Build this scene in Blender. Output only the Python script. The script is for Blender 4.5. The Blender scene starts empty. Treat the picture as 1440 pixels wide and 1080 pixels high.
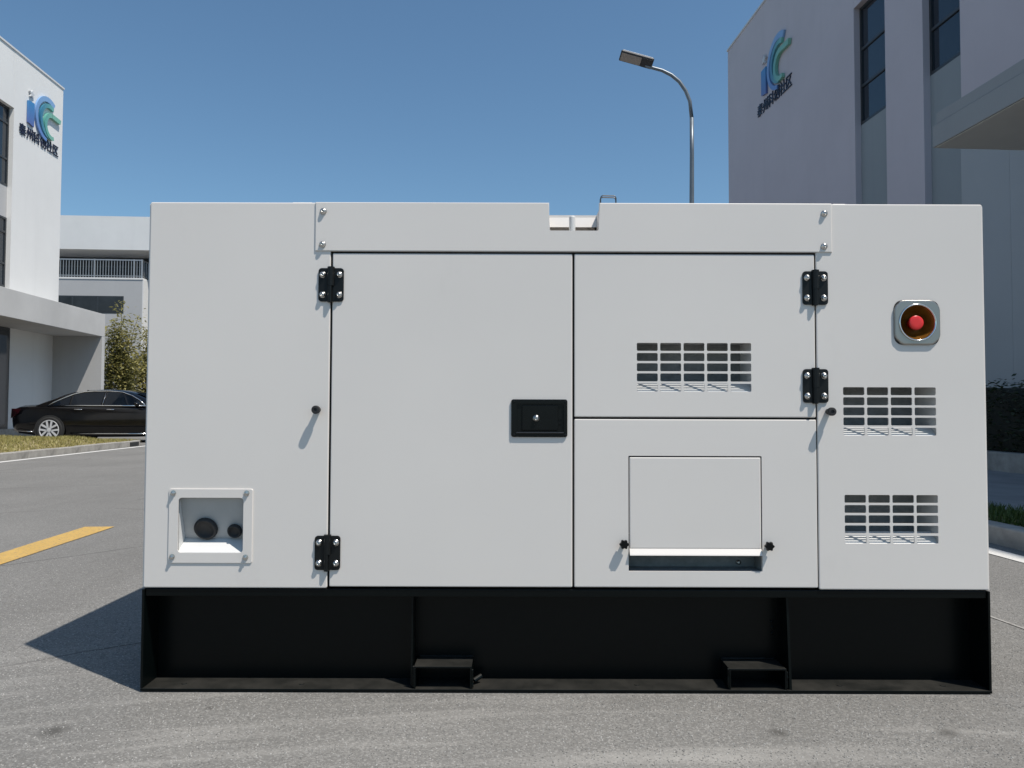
import bpy, bmesh, math, random
from mathutils import Vector, Matrix
R = math.radians
random.seed(7)
scene = bpy.context.scene
col = scene.collection

# ------------------------------------------------------------------ camera
F_PX, CAM_D, CAM_H = 1080.0, 2.464, 0.893          # focal length in px of a 1440 px wide picture, distance to the front face, height
PITCH = math.atan(38 / 1080)
cam = bpy.data.objects.new('camera', bpy.data.cameras.new('camera'))
cam.data.sensor_width = 36; cam.data.lens = 27.0
cam.data.clip_start = 0.05; cam.data.clip_end = 3000
cam.location = (0, -CAM_D, CAM_H)
cam.rotation_mode = 'XYZ'
cam.rotation_euler = (Matrix.Rotation(R(90) + PITCH, 3, 'X') @ Matrix.Rotation(R(0.17), 3, 'Z')).to_euler()   # held a touch off level
col.objects.link(cam); scene.camera = cam

# ------------------------------------------------------------------ light
SUN_TO = Vector((0.438, -0.314, 1.0)).normalized()  # direction towards the sun
elev = math.asin(SUN_TO.z); azim = math.atan2(SUN_TO.x, SUN_TO.y)
world = bpy.data.worlds.new('World'); scene.world = world; world.use_nodes = True
wn = world.node_tree.nodes; wl = world.node_tree.links; wn.clear()
sky = wn.new('ShaderNodeTexSky'); sky.sky_type = 'NISHITA'; sky.sun_disc = False
sky.sun_elevation = elev; sky.sun_rotation = azim
sky.altitude = 0; sky.air_density = 1.0; sky.dust_density = 0.7; sky.ozone_density = 2.2
bg = wn.new('ShaderNodeBackground'); bg.inputs['Strength'].default_value = 0.117
wo = wn.new('ShaderNodeOutputWorld')
tint = wn.new('ShaderNodeMix'); tint.data_type = 'RGBA'; tint.blend_type = 'MULTIPLY'; tint.inputs[0].default_value = 1.0
tint.inputs[7].default_value = (0.81, 1.0, 1.03, 1)     # camera white balance of the blue
wl.new(sky.outputs[0], tint.inputs[6]); wl.new(tint.outputs[2], bg.inputs[0]); wl.new(bg.outputs[0], wo.inputs[0])
sun = bpy.data.objects.new('sun', bpy.data.lights.new('sun', 'SUN'))
sun.data.energy = 4.9; sun.data.angle = R(0.53); sun.data.color = (1.0, 0.935, 0.85)
sun.rotation_euler = SUN_TO.to_track_quat('Z', 'Y').to_euler()
sun.location = (6, -5, 14); col.objects.link(sun)
scene.view_settings.view_transform = 'Standard'; scene.view_settings.look = 'None'
scene.view_settings.exposure = 0.0; scene.view_settings.gamma = 1.0
scene.view_settings.use_curve_mapping = False
cy = scene.cycles
cy.max_bounces = 6; cy.diffuse_bounces = 3; cy.glossy_bounces = 3; cy.transmission_bounces = 2; cy.transparent_max_bounces = 4
cy.caustics_reflective = False; cy.caustics_refractive = False

# ------------------------------------------------------------------ materials
def new_mat(name):
    m = bpy.data.materials.new(name); m.use_nodes = True
    nt = m.node_tree; b = nt.nodes['Principled BSDF']
    return m, nt, b
def N(nt, kind, **kw):
    n = nt.nodes.new(kind)
    for k, v in kw.items():
        if k in n.inputs.keys(): n.inputs[k].default_value = v
        else: setattr(n, k, v)
    return n
def coords(nt, kind='Object'):
    return nt.nodes.new('ShaderNodeTexCoord').outputs[kind]
def mix_col(nt, fac, a, b, blend='MIX'):
    n = nt.nodes.new('ShaderNodeMix'); n.data_type = 'RGBA'; n.blend_type = blend
    for sock, val in ((n.inputs[0], fac), (n.inputs[6], a), (n.inputs[7], b)):
        if isinstance(val, bpy.types.NodeSocket): nt.links.new(val, sock)
        elif isinstance(val, (int, float)): sock.default_value = val
        else: sock.default_value = (*val[:3], 1)
    return n.outputs[2]
def math_n(nt, op, a, b=None, c=None, clamp=False):
    n = nt.nodes.new('ShaderNodeMath'); n.operation = op; n.use_clamp = clamp
    for i, v in enumerate((a, b, c)):
        if v is None: continue
        if isinstance(v, bpy.types.NodeSocket): nt.links.new(v, n.inputs[i])
        else: n.inputs[i].default_value = v
    return n.outputs[0]
def ramp(nt, fac, p0, p1):
    n = nt.nodes.new('ShaderNodeMapRange'); n.clamp = True
    n.inputs['From Min'].default_value = p0; n.inputs['From Max'].default_value = p1
    nt.links.new(fac, n.inputs['Value']); return n.outputs[0]
def noise(nt, vec, scale, detail=3, rough=0.55, stretch=None):
    if stretch:
        mp = nt.nodes.new('ShaderNodeMapping'); mp.inputs['Scale'].default_value = stretch
        nt.links.new(vec, mp.inputs[0]); vec = mp.outputs[0]
    n = nt.nodes.new('ShaderNodeTexNoise'); n.inputs['Scale'].default_value = scale
    n.inputs['Detail'].default_value = detail; n.inputs['Roughness'].default_value = rough
    nt.links.new(vec, n.inputs['Vector']); return n.outputs[0]
def bump(nt, b, height, strength, dist):
    n = nt.nodes.new('ShaderNodeBump'); n.inputs['Strength'].default_value = strength
    n.inputs['Distance'].default_value = dist
    nt.links.new(height, n.inputs['Height']); nt.links.new(n.outputs[0], b.inputs['Normal'])

def paint(name, c, rough=0.4, metal=0.0, var=0.05, scale=3.0, bscale=None, bstr=0.1, bdist=0.001, spec=0.5, coat=0.0, stretch=None):
    m, nt, b = new_mat(name)
    v = coords(nt)
    f = noise(nt, v, scale, 4, 0.6, stretch)
    lo = [x * (1 - var) for x in c]; hi = [min(1, x * (1 + var)) for x in c]
    nt.links.new(mix_col(nt, ramp(nt, f, 0.3, 0.7), lo, hi), b.inputs['Base Color'])
    f2 = noise(nt, v, scale * 4, 3, 0.6)
    nt.links.new(math_n(nt, 'MULTIPLY_ADD', f2, 0.16, rough - 0.08), b.inputs['Roughness'])
    b.inputs['Metallic'].default_value = metal
    b.inputs['Specular IOR Level'].default_value = spec
    b.inputs['Coat Weight'].default_value = coat; b.inputs['Coat Roughness'].default_value = 0.05
    if bscale: bump(nt, b, noise(nt, v, bscale, 3, 0.5), bstr, bdist)
    return m

M = {}
def powder_coat():
    m, nt, b = new_mat('powder_coat_white'); v = coords(nt)
    c = (0.708, 0.672, 0.634)
    f = ramp(nt, noise(nt, v, 1.1, 4, 0.55), 0.3, 0.7)
    c0 = mix_col(nt, f, [x * 0.975 for x in c], [x * 1.02 for x in c])
    sm = math_n(nt, 'MULTIPLY', ramp(nt, noise(nt, v, 3.2, 6, 0.7, (1, 1, 0.5)), 0.60, 0.80), 0.12)      # handling smudges
    nt.links.new(mix_col(nt, sm, c0, (0.38, 0.36, 0.33)), b.inputs['Base Color'])
    nt.links.new(math_n(nt, 'MULTIPLY_ADD', noise(nt, v, 2.5, 4, 0.6), 0.16, 0.33), b.inputs['Roughness'])
    # orange peel over slightly wavy sheet metal
    b1 = nt.nodes.new('ShaderNodeBump'); b1.inputs['Strength'].default_value = 1.0; b1.inputs['Distance'].default_value = 0.0036
    nt.links.new(noise(nt, v, 1.7, 1, 0.4), b1.inputs['Height'])
    b2 = nt.nodes.new('ShaderNodeBump'); b2.inputs['Strength'].default_value = 0.10; b2.inputs['Distance'].default_value = 0.0006
    nt.links.new(noise(nt, v, 420, 2, 0.5), b2.inputs['Height']); nt.links.new(b1.outputs[0], b2.inputs['Normal']); nt.links.new(b2.outputs[0], b.inputs['Normal'])
    return m
M['white'] = powder_coat()
M['white_in'] = paint('inside_white', (0.64, 0.645, 0.64), 0.5, var=0.02, scale=4)
M['dark_lining'] = paint('dark_grey_lining', (0.24, 0.25, 0.25), 0.9, var=0.15, scale=40, bscale=90, bstr=0.4, bdist=0.004)  # dark grey surface for the vent backs and the flap recess
M['hood_grey'] = paint('mid_grey_hood', (0.42, 0.425, 0.42), 0.5, var=0.06, scale=12)  # mid grey hood, darker than the white inside paint
M['inside'] = paint('dark_inside', (0.02, 0.021, 0.022), 0.8, var=0.1, scale=6)
M['rubber'] = paint('black_rubber', (0.018, 0.018, 0.019), 0.62, var=0.12, scale=30)
M['plastic'] = paint('black_plastic', (0.004, 0.0048, 0.005), 0.26, var=0.1, scale=30, spec=0.22)
M['gloss'] = paint('glossy_black_plastic', (0.006, 0.0065, 0.007), 0.3, var=0.1, scale=30, spec=0.9)
M['hinge'] = paint('black_coated_steel', (0.005, 0.006, 0.0063), 0.42, var=0.2, scale=40, spec=0.3)
M['steel'] = paint('stainless_steel', (0.62, 0.61, 0.59), 0.26, metal=1.0, var=0.08, scale=60)
M['satin'] = paint('satin_steel', (0.37, 0.345, 0.315), 0.36, metal=1.0, var=0.015, scale=12)
M['chrome'] = paint('bright_chrome', (0.75, 0.75, 0.75), 0.14, metal=1.0, var=0.03, scale=30)
M['amber'] = paint('brown_yellow_cup', (0.24, 0.10, 0.014), 0.3, metal=0.5, var=0.25, scale=25)
M['red'] = paint('red_plastic', (0.72, 0.03, 0.03), 0.32, var=0.06, scale=40)

def skid_mat():
    m, nt, b = new_mat('black_skid_paint')
    v = coords(nt)
    geo = nt.nodes.new('ShaderNodeNewGeometry')
    sep = nt.nodes.new('ShaderNodeSeparateXYZ'); nt.links.new(geo.outputs['Normal'], sep.inputs[0])
    d = math_n(nt, 'MULTIPLY', ramp(nt, noise(nt, v, 9, 5, 0.65), 0.10, 0.85), 0.40)
    up = ramp(nt, sep.outputs[2], 0.6, 0.95)                     # road dust settled on level ledges
    fac = math_n(nt, 'MULTIPLY', d, up)
    scuff = ramp(nt, noise(nt, v, 55, 4, 0.7), 0.70, 0.76)
    c1 = mix_col(nt, fac, (0.0014, 0.0030, 0.0032), (0.10, 0.093, 0.082))
    c2 = mix_col(nt, math_n(nt, 'MULTIPLY', scuff, 0.35), c1, (0.03, 0.028, 0.026))
    nt.links.new(c2, b.inputs['Base Color'])
    nt.links.new(math_n(nt, 'MULTIPLY_ADD', fac, 0.8, 0.3), b.inputs['Roughness'])
    b.inputs['Specular IOR Level'].default_value = 0.18
    bump(nt, b, noise(nt, v, 260, 3, 0.5), 0.15, 0.0008)
    return m
M['skid'] = skid_mat()

def asphalt_mat():
    m, nt, b = new_mat('worn_asphalt')
    v = coords(nt)
    vo = nt.nodes.new('ShaderNodeTexVoronoi'); vo.inputs['Scale'].default_value = 190
    nt.links.new(v, vo.inputs['Vector'])
    sp = nt.nodes.new('ShaderNodeSeparateColor'); nt.links.new(vo.outputs['Color'], sp.inputs[0])
    vo2 = nt.nodes.new('ShaderNodeTexVoronoi'); vo2.inputs['Scale'].default_value = 95
    nt.links.new(v, vo2.inputs['Vector'])
    sp2 = nt.nodes.new('ShaderNodeSeparateColor'); nt.links.new(vo2.outputs['Color'], sp2.inputs[0])
    base = mix_col(nt, ramp(nt, noise(nt, v, 0.55, 4, 0.6), 0.3, 0.7), (0.172, 0.168, 0.159), (0.214, 0.209, 0.198))
    # stones: each aggregate grain its own tone, a few bright or dark ones
    st = math_n(nt, 'MULTIPLY_ADD', math_n(nt, 'POWER', sp.outputs[0], 2.2), 0.55, 0.78)
    base = mix_col(nt, 1.0, base, st, 'MULTIPLY')
    brt = math_n(nt, 'MULTIPLY', ramp(nt, sp2.outputs[1], 0.93, 0.97), ramp(nt, vo2.outputs['Distance'], 0.34, 0.22))
    base = mix_col(nt, math_n(nt, 'MULTIPLY', brt, 0.6), base, (0.40, 0.38, 0.36))
    drk = math_n(nt, 'MULTIPLY', ramp(nt, sp2.outputs[2], 0.90, 0.94), ramp(nt, vo2.outputs['Distance'], 0.36, 0.22))
    base = mix_col(nt, math_n(nt, 'MULTIPLY', drk, 0.12), base, (0.05, 0.048, 0.045))
    # pale dust swept into long curved bands by tyres
    sepp = nt.nodes.new('ShaderNodeSeparateXYZ'); nt.links.new(v, sepp.inputs[0])
    dx = math_n(nt, 'ADD', sepp.outputs[0], -0.6); dy = math_n(nt, 'ADD', sepp.outputs[1], 7.5)
    rad = math_n(nt, 'SQRT', math_n(nt, 'ADD', math_n(nt, 'MULTIPLY', dx, dx), math_n(nt, 'MULTIPLY', dy, dy)))
    comb = nt.nodes.new('ShaderNodeCombineXYZ')
    nt.links.new(math_n(nt, 'MULTIPLY', rad, 7.0), comb.inputs[0]); nt.links.new(math_n(nt, 'MULTIPLY', sepp.outputs[0], 0.55), comb.inputs[1])
    band = ramp(nt, noise(nt, comb.outputs[0], 1.25, 3, 0.55), 0.5, 0.72)
    near = ramp(nt, sepp.outputs[1], 0.9, 0.0)
    base = mix_col(nt, math_n(nt, 'MULTIPLY', math_n(nt, 'MULTIPLY', band, near), 0.6), base, (0.35, 0.34, 0.32))
    # lane wear along the road
    lane = ramp(nt, noise(nt, v, 1.1, 4, 0.6, (1.0, 0.09, 1.0)), 0.48, 0.75)
    base = mix_col(nt, math_n(nt, 'MULTIPLY', lane, 0.28), base, (0.105, 0.10, 0.094))
    blot = ramp(nt, noise(nt, v, 4.2, 5, 0.65), 0.60, 0.78)
    base = mix_col(nt, math_n(nt, 'MULTIPLY', blot, 0.3), base, (0.10, 0.094, 0.085))
    # oil drips
    for (ox, oy, orad) in ((0.745, -0.285, 0.035), (1.22, -0.28, 0.04), (-1.27, -0.29, 0.05), (-0.9, -0.12, 0.02)):
        vd = nt.nodes.new('ShaderNodeVectorMath'); vd.operation = 'DISTANCE'
        wob = mix_col(nt, 0.06, v, nt.nodes.new('ShaderNodeTexNoise').outputs[1])
        vd.inputs[1].default_value = (ox * 0.94 + 0.03, oy * 0.94 + 0.03, 0.03)
        nt.links.new(wob, vd.inputs[0])
        base = mix_col(nt, math_n(nt, 'MULTIPLY', ramp(nt, vd.outputs['Value'], orad, orad * 0.25), 0.62), base, (0.045, 0.042, 0.038))
    # hair cracks
    vd = nt.nodes.new('ShaderNodeTexVoronoi'); vd.feature = 'DISTANCE_TO_EDGE'; vd.inputs['Scale'].default_value = 0.42
    wv = mix_col(nt, 0.07, v, noise_col(nt, v, 2.3)); nt.links.new(wv, vd.inputs['Vector'])
    cr = math_n(nt, 'MULTIPLY', ramp(nt, vd.outputs['Distance'], 0.0035, 0.001), math_n(nt, 'MULTIPLY', ramp(nt, noise(nt, v, 0.9, 2), 0.42, 0.52), ramp(nt, sepp.outputs[0], -1.25, -1.4)))
    base = mix_col(nt, math_n(nt, 'MULTIPLY', cr, 0.75), base, (0.03, 0.028, 0.026))
    nt.links.new(base, b.inputs['Base Color'])
    b.inputs['Roughness'].default_value = 0.88; b.inputs['Specular IOR Level'].default_value = 0.3
    h = math_n(nt, 'ADD', math_n(nt, 'MULTIPLY', vo.outputs['Distance'], -0.8), math_n(nt, 'MULTIPLY', noise(nt, v, 60, 4, 0.6), 1.2))
    bump(nt, b, h, 0.4, 0.004)
    return m
def noise_col(nt, vec, scale):
    n = nt.nodes.new('ShaderNodeTexNoise'); n.inputs['Scale'].default_value = scale; n.inputs['Detail'].default_value = 4
    nt.links.new(vec, n.inputs['Vector']); return n.outputs[1]
M['asphalt'] = asphalt_mat()

def wornpaint(name, c, thresh):
    m, nt, b = new_mat(name); v = coords(nt)
    f = ramp(nt, noise(nt, v, 55, 6, 0.75), thresh, thresh + 0.1)
    f2 = ramp(nt, noise(nt, v, 6, 4, 0.6), 0.35, 0.75)
    c0 = mix_col(nt, math_n(nt, 'MULTIPLY', f2, 0.35), c, [x * 0.62 for x in c])
    nt.links.new(mix_col(nt, f, c0, (0.16, 0.15, 0.14)), b.inputs['Base Color'])
    b.inputs['Roughness'].default_value = 0.7
    bump(nt, b, noise(nt, v, 110, 3, 0.6), 0.5, 0.003)
    return m
M['yellow_line'] = wornpaint('yellow_road_paint', (0.55, 0.35, 0.095), 0.545)
M['white_line'] = wornpaint('white_road_paint', (0.66, 0.65, 0.62), 0.58)
M['scuff'] = wornpaint('pale_scuff', (0.34, 0.33, 0.31), 0.52)

def wall_mat(name, c, var=0.05):
    m, nt, b = new_mat(name); v = coords(nt)
    f = ramp(nt, noise(nt, v, 0.5, 4, 0.6), 0.3, 0.7)
    st = ramp(nt, noise(nt, v, 1.0, 4, 0.6, (2.2, 2.2, 0.12)), 0.55, 0.85)
    c0 = mix_col(nt, f, [x * (1 - var) for x in c], [min(1, x * (1 + var * 0.5)) for x in c])
    c1 = mix_col(nt, math_n(nt, 'MULTIPLY', st, 0.16), c0, [x * 0.62 for x in c])
    nt.links.new(c1, b.inputs['Base Color']); b.inputs['Roughness'].default_value = 0.85
    b.inputs['Specular IOR Level'].default_value = 0.25
    bump(nt, b, noise(nt, v, 45, 4, 0.6), 0.25, 0.006)
    return m
M['wall_white'] = wall_mat('white_wall_render', (0.74, 0.735, 0.72))
M['wall_shade'] = wall_mat('shade_tinted_wall_render', (0.555, 0.512, 0.545))  # darker, cooler copy of the wall render with shade mixed into its colour
M['wall_pale'] = wall_mat('pale_grey_wall_render', (0.63, 0.63, 0.635))
M['wall_grey'] = wall_mat('grey_wall_render', (0.46, 0.46, 0.46))
M['spandrel'] = wall_mat('slate_spandrel', (0.30, 0.33, 0.345))
M['canopy_shade'] = wall_mat('canopy_shade_grey', (0.40, 0.42, 0.435))  # darker wall tone, shade under the canopy put into the colour
M['fascia'] = wall_mat('porch_stone', (0.52, 0.515, 0.505), 0.12)
M['canopy'] = wall_mat('canopy_metal_panel', (0.31, 0.33, 0.345))
M['soffit'] = wall_mat('soffit_panel', (0.62, 0.62, 0.585))
M['frame'] = paint('window_frame_dark', (0.035, 0.04, 0.045), 0.4, var=0.1, scale=8)
M['glass'] = paint('dark_window_glass', (0.018, 0.026, 0.036), 0.05, var=0.2, scale=0.7, spec=0.7)
M['far_glass'] = paint('dull_window_glass', (0.035, 0.04, 0.045), 0.2, var=0.3, scale=0.9, spec=0.2)
M['railing'] = paint('galvanised_railing', (0.42, 0.43, 0.44), 0.45, metal=0.6, var=0.1, scale=10)
M['pole'] = paint('lamp_pole_grey', (0.16, 0.19, 0.22), 0.4, metal=0.3, var=0.08, scale=8)
M['lamp_dark'] = paint('lamp_casing_dark', (0.03, 0.032, 0.038), 0.45, var=0.1, scale=8)
M['lamp_top'] = paint('lamp_casing_pale', (0.55, 0.56, 0.57), 0.4, var=0.06, scale=8)
M['led'] = paint('led_lens', (0.36, 0.32, 0.30), 0.35, var=0.12, scale=25)
M['kerb'] = paint('kerb_concrete', (0.31, 0.295, 0.27), 0.9, var=0.25, scale=6, bscale=60, bstr=0.5, bdist=0.006)
M['pave'] = paint('grey_paving', (0.25, 0.25, 0.25), 0.85, var=0.15, scale=2, bscale=60, bstr=0.4, bdist=0.004)
M['soil'] = paint('dry_soil', (0.27, 0.22, 0.12), 0.95, var=0.3, scale=5, bscale=30, bstr=0.6, bdist=0.02)
M['carpaint'] = paint('black_car_paint', (0.004, 0.004, 0.005), 0.16, var=0.1, scale=3, coat=0.25, spec=0.35)
M['carpaint2'] = paint('silver_car_paint', (0.55, 0.56, 0.57), 0.3, metal=0.3, var=0.05, scale=3, coat=0.8)
M['carglass'] = paint('car_glass', (0.004, 0.007, 0.012), 0.04, var=0.2, scale=2, spec=0.3)
M['tyre'] = paint('tyre_rubber', (0.022, 0.022, 0.022), 0.8, var=0.15, scale=20)
M['rim'] = paint('alloy_rim', (0.72, 0.72, 0.73), 0.35, metal=0.25, var=0.05, scale=20)
M['tail'] = paint('tail_lamp_red', (0.028, 0.003, 0.005), 0.15, var=0.15, scale=20, coat=0.6)
M['seat'] = paint('car_seat_grey', (0.12, 0.12, 0.13), 0.7, var=0.1, scale=9)

def leaf_mat(name, a, bcol, trans=0.25):
    m, nt, b = new_mat(name); v = coords(nt)
    oi = noise(nt, v, 5.5, 2, 0.7)
    c = mix_col(nt, ramp(nt, oi, 0.3, 0.7), a, bcol)
    wn_ = nt.nodes.new('ShaderNodeTexWhiteNoise'); 
    geo = nt.nodes.new('ShaderNodeNewGeometry'); nt.links.new(geo.outputs['Random Per Island'], wn_.inputs['Vector'])
    c = mix_col(nt, 0.35, c, mix_col(nt, geo.outputs['Random Per Island'], [x * 0.5 for x in a], [min(1, x * 1.5) for x in bcol]))
    nt.links.new(c, b.inputs['Base Color']); b.inputs['Roughness'].default_value = 0.55
    tr = nt.nodes.new('ShaderNodeBsdfTranslucent'); nt.links.new(c, tr.inputs[0])
    mx = nt.nodes.new('ShaderNodeMixShader'); mx.inputs[0].default_value = trans
    out = nt.nodes['Material Output']
    nt.links.new(b.outputs[0], mx.inputs[1]); nt.links.new(tr.outputs[0], mx.inputs[2]); nt.links.new(mx.outputs[0], out.inputs[0])
    return m
M['bamboo'] = leaf_mat('bamboo_leaf', (0.14, 0.15, 0.04), (0.40, 0.35, 0.13), 0.38)
M['culm'] = paint('bamboo_culm', (0.20, 0.17, 0.06), 0.6, var=0.2, scale=4)
M['grass'] = leaf_mat('dry_grass', (0.20, 0.205, 0.055), (0.42, 0.36, 0.14))
M['grass_green'] = leaf_mat('green_grass', (0.045, 0.085, 0.015), (0.09, 0.13, 0.03))
M['hedge'] = leaf_mat('hedge_leaf', (0.018, 0.030, 0.012), (0.04, 0.055, 0.02))
M['hedge_core'] = paint('hedge_core', (0.012, 0.013, 0.008), 0.9, var=0.3, scale=8)

def logo_mat(name, a, bcol, lo, hi, axis):
    m, nt, b = new_mat(name); v = coords(nt)
    s = nt.nodes.new('ShaderNodeSeparateXYZ'); nt.links.new(v, s.inputs[0])
    nt.links.new(mix_col(nt, ramp(nt, s.outputs[axis], lo, hi), a, bcol), b.inputs['Base Color'])
    b.inputs['Roughness'].default_value = 0.3
    return m
M['logo_stem'] = logo_mat('logo_blue', (0.10, 0.15, 0.38), (0.05, 0.24, 0.50), 0.5, 1.3, 2)
M['logo_outer'] = logo_mat('logo_light_blue', (0.13, 0.24, 0.52), (0.22, 0.38, 0.62), 0.5, 1.6, 2)
M['logo_inner'] = logo_mat('logo_teal', (0.01, 0.12, 0.30), (0.16, 0.42, 0.36), 0.9, 1.9, 0)
M['logo_green'] = logo_mat('logo_green', (0.03, 0.28, 0.30), (0.20, 0.45, 0.34), 0.9, 1.8, 0)
M['letter'] = paint('navy_letter', (0.012, 0.013, 0.035), 0.4, var=0.1, scale=5)

# ------------------------------------------------------------------ helpers
def tag(o, label=None, cat=None, group=None, kind=None):
    if label: o['label'] = label
    if cat: o['category'] = cat
    if group: o['group'] = group
    if kind: o['kind'] = kind
    return o
def empty(name, loc=(0, 0, 0), rz=0.0):
    o = bpy.data.objects.new(name, None); o.empty_display_size = 0.2
    o.location = loc; o.rotation_euler = (0, 0, rz); col.objects.link(o); return o
def link(name, me, parent=None, world_space=False, loc=None):
    o = bpy.data.objects.new(name, me); col.objects.link(o)
    if parent is not None:
        o.parent = parent
        if world_space and parent.type == 'EMPTY':
            o.matrix_parent_inverse = Matrix.Translation(parent.location).inverted()
    if loc is not None: o.location = loc
    return o
def mesh_of(bm, name, mats, smooth=False):
    bmesh.ops.recalc_face_normals(bm, faces=bm.faces[:])
    me = bpy.data.meshes.new(name); bm.to_mesh(me); bm.free()
    for m in (mats if isinstance(mats, (list, tuple)) else [mats]): me.materials.append(m)
    if smooth: me.polygons.foreach_set('use_smooth', [True] * len(me.polygons))
    return me
def obj(name, bm, mats, parent=None, smooth=False, ws=False, loc=None):
    return link(name, mesh_of(bm, name, mats, smooth), parent, ws, loc)
def box(bm, x0, x1, y0, y1, z0, z1, bev=0.0, seg=2):
    vs = [bm.verts.new(p) for p in ((x0, y0, z0), (x1, y0, z0), (x1, y1, z0), (x0, y1, z0), (x0, y0, z1), (x1, y0, z1), (x1, y1, z1), (x0, y1, z1))]
    fs = [bm.faces.new([vs[i] for i in f]) for f in ((3, 2, 1, 0), (4, 5, 6, 7), (0, 1, 5, 4), (1, 2, 6, 5), (2, 3, 7, 6), (3, 0, 4, 7))]
    if bev:
        es = set(e for f in fs for e in f.edges)
        bmesh.ops.bevel(bm, geom=list(es), offset=bev, segments=seg, affect='EDGES', profile=0.5)
    return bm
def B(*a, **k):
    return box(bmesh.new(), *a, **k)
def prism(bm, pts, axis, a, b):
    """closed 2D polygon extruded along an axis: pts are the other two coordinates in order"""
    def P(p, t):
        return {0: (t, p[0], p[1]), 1: (p[0], t, p[1]), 2: (p[0], p[1], t)}[axis]
    v0 = [bm.verts.new(P(p, a)) for p in pts]; v1 = [bm.verts.new(P(p, b)) for p in pts]
    bm.faces.new(v0); bm.faces.new(v1[::-1])
    n = len(pts)
    for i in range(n): bm.faces.new((v0[i], v0[(i + 1) % n], v1[(i + 1) % n], v1[i]))
    return bm
def rrect(x0, x1, z0, z1, r, seg=4):
    pts = []
    for cx, cz, a0 in ((x1 - r, z1 - r, 0), (x0 + r, z1 - r, 90), (x0 + r, z0 + r, 180), (x1 - r, z0 + r, 270)):
        for k in range(seg + 1):
            a = R(a0 + 90 * k / seg); pts.append((cx + r * math.cos(a), cz + r * math.sin(a)))
    return pts
def plate(x0, x1, z0, z1, y0, y1, rc=0.003, edge=0.003, holes=(), seg=4):
    """sheet in the XZ plane, front at y0, rolled front edge of radius edge, with open holes (lists of points)"""
    bm = bmesh.new()
    rings = []
    K = 3 if edge else 0
    for k in range(K + 1):
        a = R(90 * k / K) if K else 0
        ins = edge * (1 - math.sin(a)) if K else 0; y = y0 + edge * (1 - math.cos(a)) if K else y0
        rings.append([bm.verts.new((p[0], y, p[1])) for p in rrect(x0 + ins, x1 - ins, z0 + ins, z1 - ins, max(rc - ins, 0.0006) if rc > ins else 0.0006, seg)])
    rings.append([bm.verts.new((p[0], y1, p[1])) for p in rrect(x0, x1, z0, z1, max(rc, 0.0006), seg)])
    n = len(rings[0])
    for a, b in zip(rings, rings[1:]):
        for i in range(n): bm.faces.new((a[i], a[(i + 1) % n], b[(i + 1) % n], b[i]))
    hl = []
    for h in holes:
        f = [bm.verts.new((p[0], y0, p[1])) for p in h]; g = [bm.verts.new((p[0], y1, p[1])) for p in h]
        m = len(h)
        for i in range(m): bm.faces.new((f[i], f[(i + 1) % m], g[(i + 1) % m], g[i]))
        hl.append((f, g))
    def cap(outer, inners):
        if not inners: bm.faces.new(outer); return
        es = []
        for loop in [outer] + inners:
            for i in range(len(loop)):
                e = bm.edges.get((loop[i], loop[(i + 1) % len(loop)])); es.append(e)
        bmesh.ops.triangle_fill(bm, use_beauty=True, use_dissolve=False, edges=es, normal=(0, -1, 0))
    cap(rings[0], [h[0] for h in hl]); cap(rings[-1], [h[1] for h in hl])
    return bm
def lathe(bm, prof, seg=16, M4=None, cap=True):
    """profile of (radius, height) about the local Z axis"""
    M4 = M4 or Matrix.Identity(4)
    rings = []
    for r, h in prof:
        if r < 1e-6: rings.append([bm.verts.new(M4 @ Vector((0, 0, h)))])
        else: rings.append([bm.verts.new(M4 @ Vector((r * math.cos(2 * math.pi * k / seg), r * math.sin(2 * math.pi * k / seg), h))) for k in range(seg)])
    for a, b in zip(rings, rings[1:]):
        for i in range(seg):
            j = (i + 1) % seg
            if len(a) == 1 and len(b) == 1: continue
            if len(a) == 1: bm.faces.new((a[0], b[i], b[j]))
            elif len(b) == 1: bm.faces.new((a[i], a[j], b[0]))
            else: bm.faces.new((a[i], a[j], b[j], b[i]))
    if cap:
        for r_ in (rings[0], rings[-1]):
            if len(r_) > 1: bm.faces.new(r_)
    return bm
def tube(bm, pts, rad, seg=8):
    """tube along points; rad a number or a list"""
    pts = [Vector(p) for p in pts]
    rad = rad if isinstance(rad, (list, tuple)) else [rad] * len(pts)
    prev = None; rings = []
    for i, p in enumerate(pts):
        d = (pts[min(i + 1, len(pts) - 1)] - pts[max(i - 1, 0)]).normalized()
        up = Vector((0, 0, 1)) if abs(d.z) < 0.9 else Vector((1, 0, 0))
        if prev is not None: up = prev
        s = d.cross(up).normalized(); up = s.cross(d).normalized(); prev = up
        rings.append([bm.verts.new(p + rad[i] * (math.cos(2 * math.pi * k / seg) * s + math.sin(2 * math.pi * k / seg) * up)) for k in range(seg)])
    for a, b in zip(rings, rings[1:]):
        for i in range(seg): bm.faces.new((a[i], a[(i + 1) % seg], b[(i + 1) % seg], b[i]))
    bm.faces.new(rings[0]); bm.faces.new(rings[-1][::-1])
    return bm
FRONT = Matrix.Rotation(R(90), 4, 'X')     # local Z -> world -Y (out of the front face)
def front(u, v, t=CAM_D):
    """a measured point of the photograph laid onto a vertical plane t metres away -> (x, z)"""
    a = (u - 720) / F_PX; b = (540 - v) / F_PX
    Y = math.cos(PITCH) - b * math.sin(PITCH); Z = math.sin(PITCH) + b * math.cos(PITCH)
    return a / Y * t, CAM_H + Z / Y * t
TH = R(3.81)                                # the street runs 3.81 degrees to the left of the view axis
def street(l, s, z=0.0):
    """l metres right of and s metres ahead of the camera, measured along the street"""
    return Vector((l * math.cos(TH) - s * math.sin(TH), l * math.sin(TH) + s * math.cos(TH) - CAM_D, z))

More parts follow.
